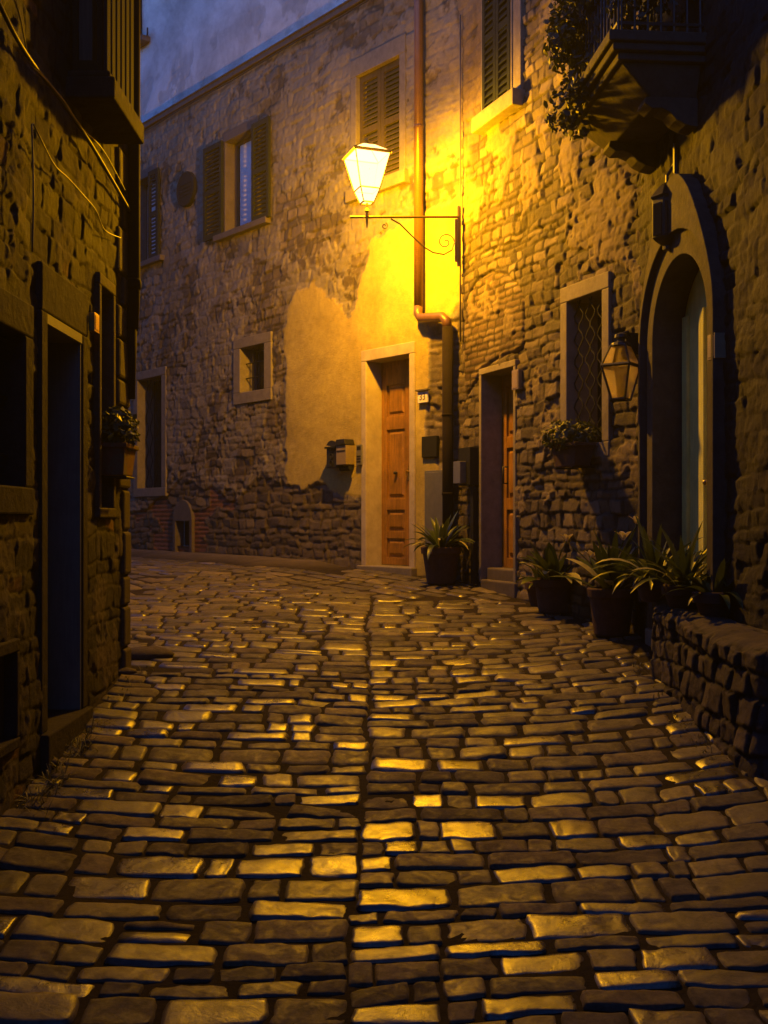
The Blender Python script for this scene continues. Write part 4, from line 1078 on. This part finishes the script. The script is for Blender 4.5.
# wall lantern beside the barred window
def lantern(name, label, c, wtop, wbot, h, roof_h, rot, mats, group=None, hang=None):
    t = thing(name, label, 'lantern', c, group); c = Vector(c)
    def sq(r, z): return [c + Vector((r * math.cos(rot + math.pi / 4 + k * math.pi / 2), r * math.sin(rot + math.pi / 4 + k * math.pi / 2), z)) for k in range(4)]
    mb = MB(); T, B = sq(wtop, 0), sq(wbot, -h); Q = sq(wtop * .52, roof_h)
    for k in range(4):
        k2 = (k + 1) % 4
        mb.tube([T[k], B[k]], .009, 5); mb.tube([T[k], T[k2]], .013, 5); mb.tube([B[k], B[k2]], .010, 5); mb.tube([T[k], Q[k]], .008, 5); mb.tube([Q[k], Q[k2]], .009, 5)
    obj('cage', mb, M['iron'], t)
    for k in range(4):
        k2 = (k + 1) % 4; mb = MB(); mb.add([T[k] * .97 + c * .03, T[k2] * .97 + c * .03, B[k2] * .97 + (c - Vector((0, 0, h))) * .03, B[k] * .97 + (c - Vector((0, 0, h))) * .03], [(0, 1, 2, 3)])
        obj('pane', mb, mats, t)
    mb = MB()
    for k in range(4):
        k2 = (k + 1) % 4; mb.add([T[k], T[k2], Q[k2], Q[k]], [(0, 1, 2, 3)])
    obj('roof_pane', mb, mats, t)
    mb = MB(); mb.lathe(c + Vector((0, 0, roof_h)), [(wtop * .50, 0), (wtop * .45, .02), (.03, .035), (.03, .05), (.05, .06), (.045, .085), (.006, .10)], 12); obj('cap', mb, M['iron'], t)
    mb = MB(); mb.add(B, [(0, 1, 2, 3)]); mb.tube([c + Vector((0, 0, -h)), c + Vector((0, 0, -h * .6))], .022, 10); obj('bulb_holder', mb, M['metal_dark'], t)
    return t
cL = WR.p(WR.u(640) , 0, .24)
yL = 7.83
lc = Vector(((621 - 384) / F * yL, yL, EYE + (HZ - 366) / F * yL))
lt = lantern('wall_lantern', 'unlit four sided wall lantern beside the barred window, glass catching yellow light', lc, .155, .075, .25, .15, .95, M['lantern_glass'])
mb = MB(); wp = WR.p(WR.u(639), EYE + (HZ - 345) / F * 7.95, 0)
mb.tube([lc + Vector((0, 0, .235)), lc + Vector((.05, 0, .26)), wp + Vector((-.03, -.0, 0))], .010, 6)
cb = WR.p(WR.u(637), wp.z, .07); mb.box(cb, (.11, .13, .16), WR.rot()); obj('bracket', mb, M['iron'], lt, bevel=.004)
# dark lantern hanging over the arch
yA = J.y - AU + .15
hc = Vector(((667 - 384) / F * yA, yA, EYE + (HZ - 196) / F * yA))
t = thing('hanging_lantern', 'dark boxy lantern hanging from an iron hook above the arch', 'lantern', hc)
mb = MB(); hr = .10
mb.lathe(hc + Vector((0, 0, -.31)), [(.03, -.06), (.03, -.03), (hr * .8, 0), (hr, .02), (hr, .28), (hr * 1.15, .30), (hr * .6, .37), (.02, .40)], 6); obj('body', mb, M['iron'], t, bevel=.003)
mb = MB()
for k in range(6):
    a = math.pi / 3 * (k + .5); q = hc + Vector((hr * .9 * math.cos(a), hr * .9 * math.sin(a), -.17)); mb.box(q, (.004, hr * .75, .22), a)
obj('pane', mb, M['glass'], t)
wA = WA.p(AU - .1, hc.z + .22, 0)
mb = MB(); mb.tube([hc + Vector((0, 0, .08)), hc + Vector((0, 0, .14)), hc + Vector((.04, 0, .20)), wA + Vector((0, 0, .02))], .012, 6); mb.tube([wA + Vector((-.01, 0, .12)), wA + Vector((-.01, 0, -.10))], .018, 6); obj('hook', mb, M['iron'], t)

# cables on the left wall
def cable(W, pts, label, mat, r=.006, h=.035):
    P = [W.p(*W.at(x, y), h + .01 * math.sin(i * 1.7)) for i, (x, y) in enumerate(pts)]
    # smooth the run
    Q = []
    for i in range(len(P) - 1):
        p0, p1, p2, p3 = P[max(i - 1, 0)], P[i], P[i + 1], P[min(i + 2, len(P) - 1)]
        for k in range(6):
            s_ = k / 6; Q.append(.5 * ((2 * p1) + (p2 - p0) * s_ + (2 * p0 - 5 * p1 + 4 * p2 - p3) * s_ ** 2 + (3 * p1 - p0 - 3 * p2 + p3) * s_ ** 3))
    Q.append(P[-1]); mb = MB(); mb.tube(Q, r, 6)
    return tag(obj('wall_cable', mb, mat, smooth=True), label, 'cable', 'cables strung along the left wall')
cable(WL, [(-30, -40), (0, 26), (25, 62), (50, 92), (78, 135), (105, 180), (126, 212)], 'thick cable bundle running down the left wall under the bay', M['cable_dark'], .011)
cable(WL, [(-10, -45), (8, 10), (18, 42), (24, 62), (40, 82), (58, 104), (75, 126), (98, 150), (118, 190)], 'thin pale cable above the thick bundle on the left wall', M['cable'], .004)
cable(WL, [(26, 124), (33, 142), (48, 165), (63, 178), (75, 194), (88, 210), (100, 230), (116, 238)], 'thin pale cable sagging in a curve below the others', M['cable'], .004)
cable(WL, [(25, 252), (24, 190), (25, 124)], 'pale cable dropping straight down the left wall', M['cable'], .005)
mb = MB()
P = [WB.p(WB.u(416) + .0 + k * .7, LEDGE - .07 - .02 * math.sin(k * 2.2) ** 2, .05) for k in range(10)]
mb.tube(P, .009, 5); tag(obj('wall_cable', mb, M['cable_dark'], smooth=True), 'black cable slung under the ledge of the plastered house', 'cable')
mb = MB(); a = WR.at(463, 200); mb.tube([WR.p(WR.u(463), 6.6, .03), WR.p(WR.u(463.5), 5.4, .035), WR.p(WR.u(463), 4.75, .03), WR.p(WR.u(463), 3.3, .03)], .008, 6)
tag(obj('wall_cable', mb, M['cable'], smooth=True), 'thin cable dropping past the street lamp bracket', 'cable')

# ================================================================== LOW WALL with plants
lw = thing('low_stone_wall', 'low rough stone wall with slab top along the right side', 'wall', (1.85, 6.0, .3))
def low_wall():
    path = [(2.02, 7.35), (1.80, 7.05), (1.725, 6.75), (1.735, 6.2), (1.755, 5.6), (1.775, 5.25), (1.80, 5.08), (1.95, 4.98), (2.35, 4.93)]
    pp = [Vector((x, y, 0)) for x, y in path]; L = [0]
    for i in range(1, len(pp)): L.append(L[-1] + (pp[i] - pp[i - 1]).length)
    s = np.arange(0, L[-1], .012); xs = np.interp(s, L, [p.x for p in pp]); ys = np.interp(s, L, [p.y for p in pp])
    ker = np.ones(9) / 9
    xs_ = np.convolve(np.pad(xs, 4, 'edge'), ker, 'valid'); ys_ = np.convolve(np.pad(ys, 4, 'edge'), ker, 'valid')
    dx = np.gradient(xs_); dy = np.gradient(ys_); ln = np.hypot(dx, dy); nx, ny = dy / ln, -dx / ln   # to the street
    nx, ny = -ny * 0 + dy / ln, -dx / ln
    if nx[len(nx) // 2] > 0: nx, ny = -nx, -ny
    zt = np.interp(ys_, [4.9, 5.6, 7.4], [.86, .87, .985])
    depth = .75
    t = np.concatenate([np.arange(0, .62, .012), np.arange(.62, .62 + depth, .02)])
    Sg, T = np.meshgrid(s, t); XS = np.broadcast_to(xs_, Sg.shape); YS = np.broadcast_to(ys_, Sg.shape)
    NX = np.broadcast_to(nx, Sg.shape); NY = np.broadcast_to(ny, Sg.shape); ZT = np.broadcast_to(zt, Sg.shape)
    face = np.clip(T / .62, 0, 1); back = np.clip(T - .62, 0, None)
    zb = gh(XS, YS) - .06
    Z = zb + (ZT - zb) * face
    off = -back - .05 * face
    d1, r1, q1 = masonry(Sg, Z * 1.0, 55, (.10, .20), (.10, .26), .05)
    TL1 = TILT.copy(); d2, r2, q2 = masonry(Sg, back, 56, (.22, .34), (.35, .75), .04)
    n2 = fbm(Sg * 9, T * 9, 57, 4); n3 = fbm(Sg * 28, T * 28, 58, 3); cap = sstep(.60, .63, T)
    slab = sstep(.50, .52, T)
    d = np.where(cap > .5, d2, d1); q = np.where(cap > .5, q2, q1)
    H = np.where(cap > .5, .012 * (q2 - .5) + .012 * sstep(0, .02, d2), .025 * (q1 - .5) + .014 * sstep(0, .018, d1) + .13 * TL1) + .010 * (n2 - .5) + .014 * (n3 - .5)
    edge = np.exp(-((T - .62) / .05) ** 2)
    offH = np.where(T < .62, H, 0) + .02 * slab * (T < .62)
    zH = np.where(T >= .62, H, 0) - edge * .02 + .015 * edge * (n2 - .5) * 3
    # inwards direction is straight towards the house for the top so the sheet does not fold
    X = XS + NX * (off * (T < .62) + offH) + (T >= .62) * (-NX * .05 + back * 1.0)
    Y = YS + NY * (off * (T < .62) + offH) + (T >= .62) * (-NY * .05)
    Z = Z + zH
    jo = 1 - sstep(.004, .02, d); r = np.where(cap > .5, r2, r1)
    co = np.stack([X, Y, Z], -1).reshape(-1, 3) - np.array(ROOT[lw.name]); nz, nu = X.shape; idx = np.arange(nz * nu).reshape(nz, nu)
    Fq = np.stack([idx[:-1, :-1], idx[:-1, 1:], idx[1:, 1:], idx[1:, :-1]], -1).reshape(-1, 4)
    me = bpy.data.meshes.new('masonry'); me.from_pydata(co.tolist(), [], Fq.tolist()); me.update(); me.polygons.foreach_set('use_smooth', np.ones(len(Fq), bool))
    at = me.attributes.new('mask', 'FLOAT_COLOR', 'POINT'); at.data.foreach_set('color', np.stack([r, jo, jo * 0, jo * 0], -1).reshape(-1).astype(np.float32))
    me.materials.append(M['bench_wall']); o = bpy.data.objects.new('masonry', me); S.collection.objects.link(o); o.parent = lw
low_wall()

# ------------------------------------------------------------------ thin haze added for a glow round the lamp
HAZE = .0016
if HAZE:
    mb = MB(); mb.box((0, 15, 5.6), (128, 156, 17.0)); hz = obj('haze', mb, None); hz['kind'] = 'stuff'
    hm = bpy.data.materials.new('lamp glow haze'); hm.use_nodes = True; ht = hm.node_tree
    for n in list(ht.nodes): ht.nodes.remove(n)
    ho = ht.nodes.new('ShaderNodeOutputMaterial'); pv = ht.nodes.new('ShaderNodeVolumePrincipled')
    pv.inputs['Color'].default_value = (.85, .85, .85, 1); pv.inputs['Density'].default_value = HAZE; pv.inputs['Anisotropy'].default_value = .5
    ht.links.new(pv.outputs[0], ho.inputs['Volume']); hz.data.materials.append(hm)
# ------------------------------------------------------------------ plants
def strap(mb, base, ang, tilt, length, width, droop, rs, segs=7, fold=.25):
    """one long leaf: starts upward with tilt from vertical, bends over with droop"""
    d = Vector((math.cos(ang), math.sin(ang), 0)); side = Vector((-d.y, d.x, 0)); p = Vector(base); a = tilt; tw = rs.uniform(-.5, .5)
    vs = []; 
    for i in range(segs + 1):
        t = i / segs; wv = width * (math.sin(math.pi * min(1, t * .86 + .12)) ** .75) * (1 if t < .98 else .15)
        sd = (side * math.cos(tw * t) + Vector((0, 0, 1)) * math.sin(tw * t)).normalized()
        nrm = d * math.cos(a) - Vector((0, 0, 1)) * math.sin(a)
        vs += [p - sd * wv / 2, p - nrm * wv * fold * -.5, p + sd * wv / 2]
        p = p + (d * math.sin(a) + Vector((0, 0, 1)) * math.cos(a)) * length / segs; a += droop / segs
    fs = []
    for i in range(segs):
        k = i * 3; fs += [(k, k + 1, k + 4, k + 3), (k + 1, k + 2, k + 5, k + 4)]
    mb.add(vs, fs)
def pot(c, r0, r1, h, n=28):
    mb = MB(); mb.lathe(c, [(r0 * .9, 0), (r0, .01), (r1, h - .07), (r1 + .018, h - .068), (r1 + .022, h - .01), (r1 + .015, h), (r1 - .01, h), (r1 - .02, h - .04), (.01, h - .045)], n)
    return mb
def potted(name, label, c, r0, r1, h, leaves, seed, mat_pot, lmat, light=0, flowers=(), width=.05, group='potted plants by the walls', square=False):
    rs = random.Random(seed); t = thing(name, label, 'potted plant', c, group); c = Vector(c)
    obj('pot', pot(c, r0, r1, h), mat_pot, t, smooth=False, bevel=.003)
    mb = MB(); mb.lathe(c + Vector((0, 0, h - .05)), [(r1 * .9, 0), (r1 * .6, .012), (.01, .02)], 16); obj('soil', mb, M['soil'], t)
    mb = MB(); n, L, dr = leaves
    for i in range(n):
        q = rs.random(); ang = rs.uniform(0, 6.283); bt = .12 + 1.05 * q ** .8
        b = c + Vector((math.cos(ang) * r1 * .45 * q, math.sin(ang) * r1 * .45 * q, h - .05))
        strap(mb, b, ang, bt * .75, L * rs.uniform(.6, 1.1), width * rs.uniform(.7, 1.25), dr * (.3 + q) * rs.uniform(.6, 1.3), rs)
    obj('leaves', mb, lmat, t, smooth=True)
    if light:
        mb = MB()
        for i in range(light):
            ang = rs.uniform(2.4, 5.6); b = c + Vector((math.cos(ang) * r1 * .3, math.sin(ang) * r1 * .3, h - .03))
            strap(mb, b, ang, rs.uniform(.5, 1.0), L * rs.uniform(.7, 1.0), width * 1.1, dr * rs.uniform(.8, 1.5), rs)
        obj('yellowed_leaf', mb, M['leaf_light'], t, smooth=True)
    if flowers:
        for (fx, fy, fz, sz) in flowers:
            p = Vector((fx, fy, fz)); st = MB(); b = c + Vector((0, 0, h)); mid = (b + p) / 2 + Vector((0, 0, .06)); st.tube([b, mid, p], .005, 5)
            fl = MB()
            for k in range(5): strap(fl, p, k * 1.2566 + .4, .45, sz, sz * .5, .9, rs, 5)
            f = obj('flower', fl, M['flower'], t, smooth=True); obj('stalk', st, M['leaf'], f)
    return t
def gp(px, py):       # a point on the street under a pixel
    rx = (px - 384) / F; v = (py - HZ) / F; y = 4.0
    for _ in range(200):
        y2 = (EYE - float(gh(rx * y, y))) / v; y = y * .8 + y2 * .2
    return Vector((rx * y, y, float(gh(rx * y, y))))
p = gp(439, 584); p = Vector((p.x, p.y, float(gh(p.x, p.y))))
potted('potted_plant', 'bushy strap leaved plant in a terracotta pot beside the lit door', (p.x + .02, p.y, p.z), .14, .18, .37, (46, .42, 1.5), 3, M['terra_dark'], M['leaf'], 3, width=.05)
p = gp(556, 614); 
potted('potted_plant', 'broad leaved plant with pale drooping leaves, first pot right of the shaded door', (p.x, p.y + .1, p.z), .13, .16, .29, (30, .44, 1.3), 8, M['terra_dark'], M['leaf'], 5,
       flowers=[((567 - 384) / F * (p.y), p.y, EYE + (HZ - 541) / F * p.y, .09)], width=.085)
p2 = gp(541, 608)
potted('potted_plant', 'small low pot half hidden behind the first pot', (p2.x + .02, p2.y + .15, p2.z), .09, .12, .22, (16, .30, 1.2), 12, M['terra_dark'], M['leaf'], 0, width=.045)
p3 = gp(613, 636); y3 = p3.y
potted('potted_plant', 'tall dark pot of lily leaves and pale flowers at the low wall end', (p3.x, p3.y + .05, p3.z), .13, .165, .36, (40, .52, .8), 5, M['terra_dark'], M['leaf'], 3,
       flowers=[((637 - 384) / F * y3, y3, EYE + (HZ - 524) / F * y3, .09), ((622 - 384) / F * y3, y3 - .05, EYE + (HZ - 540) / F * y3, .10), ((592 - 384) / F * y3, y3, EYE + (HZ - 558) / F * y3, .09)], width=.06)
rsx = random.Random(2)
for i, (px, y, L, n, lab) in enumerate(((655, 7.05, .50, 46, 'dense dark strap leaved plant on the far end of the low wall'),
                                 (684, 6.70, .46, 46, 'dark spiky plant in the middle of the low wall before the arch'),
                                 (716, 6.35, .32, 34, 'smallest dark plant on the low wall right of the arch'))):
    x = (px - 384) / F * y; zt_ = float(np.interp(y, [4.9, 5.6, 7.4], [.86, .87, .985]))
    potted('potted_plant', lab, (x, y, zt_ - .01), .09, .12, .16, (n, L, 1.5), 20 + i, M['terra_dark'], M['leaf'], 1 if i < 2 else 0, width=.042, group='potted plants on the low wall')

def bushy(mb, c, r, n, rs, size=.035, zs=.8, down=0.0):
    c = Vector(c)
    for i in range(n):
        while True:
            v = Vector((rs.uniform(-1, 1), rs.uniform(-1, 1), rs.uniform(-1, 1)))
            if v.length < 1: break
        if rs.random() < .55: v = v.normalized() * rs.uniform(.75, 1.1)
        p = c + Vector((v.x * r[0], v.y * r[1], v.z * r[2])); s_ = size * rs.uniform(.5, 1.3)
        nrm = (v + Vector((rs.uniform(-.8, .8), rs.uniform(-.8, .8), rs.uniform(-.2, 1)))).normalized(); a = nrm.orthogonal().normalized(); b = nrm.cross(a)
        k = rs.uniform(0, 6.28); a, b = a * math.cos(k) + b * math.sin(k), b * math.cos(k) - a * math.sin(k)
        mb.add([p - a * s_, p - a * s_ * .3 + b * s_ * .55, p + a * s_ * .6 + b * s_ * .4, p + a * s_ + nrm * s_ * .2, p + a * s_ * .6 - b * s_ * .4, p - a * s_ * .3 - b * s_ * .55], [(0, 1, 2, 3, 4, 5)])
def window_plant(name, label, c, r, potdim, rz, n, seed, mat, size=.035):
    rs = random.Random(seed); t = thing(name, label, 'planter', c); c = Vector(c)
    w_, d_, h_ = potdim; mb = MB(); m3 = Matrix.Rotation(rz, 3, 'Z')
    P = [c + m3 @ Vector(q) for q in ((-w_ * .4, -d_ * .4, 0), (w_ * .4, -d_ * .4, 0), (w_ * .4, d_ * .4, 0), (-w_ * .4, d_ * .4, 0), (-w_ / 2, -d_ / 2, h_), (w_ / 2, -d_ / 2, h_), (w_ / 2, d_ / 2, h_), (-w_ / 2, d_ / 2, h_))]
    mb.hexa(P); q = c + Vector((0, 0, h_ + .012)); mb.box(q, (w_ + .03, d_ + .03, .03), rz)
    obj('pot', mb, mat, t, bevel=.006)
    mb = MB(); bushy(mb, c + Vector((0, 0, h_ + r[2] * .7)), r, n, rs, size); obj('leaves', mb, M['leaf_small'], t)
    mb = MB()
    for k in range(9):
        a = rs.uniform(0, 6.28); q = rs.random(); top = c + Vector((math.cos(a) * r[0] * q, math.sin(a) * r[1] * q, h_ + r[2] * rs.uniform(.8, 1.5))); mb.tube([c + Vector((0, 0, h_)), (c + top) / 2 + Vector((0, 0, h_ * .6)), top], .004, 4)
    obj('stems', mb, M['leaf'], t)
    mb = MB()
    return t
# planter hanging on the left wall
y = 6.55; c = Vector(((117 - 384) / F * y, y, EYE + (HZ - 476) / F * y))
t = window_plant('hanging_planter', 'leafy planter with a terracotta trough hung on the left house corner', c, (.13, .17, .15), (.17, .30, .17), 0, 420, 5, M['terracotta'], .028)
mb = MB(); mb.tube([(-1.71, y, c.z + .1), (c.x - .05, y, c.z + .1)], .008); mb.tube([(-1.71, y + .1, c.z - .01), (c.x + .08, y + .1, c.z - .01), (c.x + .08, y - .1, c.z - .01), (-1.71, y - .1, c.z - .01)], .007, 6)
obj('bracket', mb, M['iron'], t)
# planter at the barred window
uw = WR.u(586); c = WR.p(uw, WR.at(586, 467)[1], .13)
t = window_plant('window_planter', 'planter of small green leaves hung under the barred window', c, (.24, .16, .13), (.36, .18, .16), WR.rot(), 520, 9, M['terra_dark'], .028)
for q in (-.12, .12):
    mb = MB(); mb.tube([WR.p(uw + q, c.z - .01, -.01), WR.p(uw + q, c.z - .01, .22)], .007); obj('bracket', mb, M['iron'], t)
# plants spilling over the balcony
rs = random.Random(77)
t = thing('balcony_plant', 'dark trailing plant in a trough', 'plant', WA.p(bu0 + .2, BZ + .17, BP - .1))
mb = MB()
for k in range(9):
    bushy(mb, WA.p(bu0 + rs.uniform(-.05, .75), BZ + rs.uniform(-.12, .8), BP + rs.uniform(-.05, .12)), (.13, .17, .18), 130, rs, .03)
for k in range(12):
    bushy(mb, WA.p(bu0 + .1 + (bu1 - bu0 - .15) * k / 11, BZ + rs.uniform(.30, .75), BP - .16), (.13, .14, .22), 150, rs, .03)
for k in range(6):
    bushy(mb, WA.p(bu1 - .12, BZ + rs.uniform(.30, .7), BP - .1 - k * .1), (.10, .10, .20), 120, rs, .03)
obj('leaves', mb, M['leaf_dark'], t)
mb = MB(); WA.box(mb, bu0 + .08, bu0 + .7, BZ + .175, BZ + .36, BP - .26, BP - .08); obj('pot', mb, M['terra_dark'], t, bevel=.006)
t['label'] = 'dark trailing plant in a trough spilling over the balcony railing'

# weeds and rubble along the left wall
rs = random.Random(31); mb = MB()
def tuft(x, y, n, L):
    for i in range(n):
        strap(mb, (x + rs.gauss(0, .03), y + rs.gauss(0, .04), float(gh(x, y)) - .02), rs.uniform(0, 6.28), rs.uniform(.1, 1.1), L * rs.uniform(.4, 1.2), .006, rs.uniform(.3, 1.6), rs, 4)
for (px, py, n, L) in ((30, 792, 40, .11), (42, 770, 55, .13), (52, 750, 60, .12), (60, 738, 45, .10), (20, 800, 30, .10), (75, 722, 25, .07), (112, 676, 30, .06), (120, 665, 30, .06), (104, 690, 22, .05)):
    p = gp(px, py); 
    for k in range(3): tuft(max(p.x, -1.64) + rs.uniform(-.02, .07), p.y + rs.uniform(-.15, .15), n // 3, L)
for k in range(60):
    y = rs.uniform(4.9, 7.1); tuft(1.70 + rs.uniform(-.05, .0), y, 5, .05)
for k in range(70):
    u = rs.uniform(.1, 7); q = WB.p(u, 0, .10 + rs.random() * .1); tuft(q.x, q.y, 4, .04)
tag(obj('weeds', mb, M['grass']), kind='stuff')
# loose stones at the left corner
for i, (px, py, s_, lab) in enumerate(((146, 655, .17, 'flat worn boulder lying at the foot of the left house corner'), (122, 672, .08, 'small loose stone beside the flat boulder'), (36, 762, .10, 'rough loose stone by the left wall among weeds'))):
    p = gp(px, py); rs = random.Random(i + 90); mb = MB(); n1, n2 = 14, 9; vs = []
    for a in range(n2):
        th = math.pi * a / (n2 - 1)
        for b in range(n1):
            ph = 2 * math.pi * b / n1; q = 1 + .22 * math.sin(ph * 2 + i) * math.sin(th) + rs.uniform(-.05, .05)
            vs.append((p.x + s_ * q * math.sin(th) * math.cos(ph), p.y + s_ * .8 * q * math.sin(th) * math.sin(ph), p.z + .0 + s_ * .35 * q * math.cos(th)))
    fs = [(a * n1 + b, a * n1 + n1 + b, a * n1 + n1 + (b + 1) % n1, a * n1 + (b + 1) % n1) for a in range(n2 - 1) for b in range(n1)]
    mb.add(vs, fs); tag(obj('loose_stone', mb, M['left_quoin'], smooth=True), lab, 'stone', 'loose stones by the left wall')

# normals consistently outward
import bmesh
for o in S.objects:
    if o.type == 'MESH' and len(o.data.polygons) < 20000 and o.name.split('.')[0] not in ('wall', 'leaves', 'ground'):
        bm = bmesh.new(); bm.from_mesh(o.data); bmesh.ops.recalc_face_normals(bm, faces=bm.faces); bm.to_mesh(o.data); bm.free()
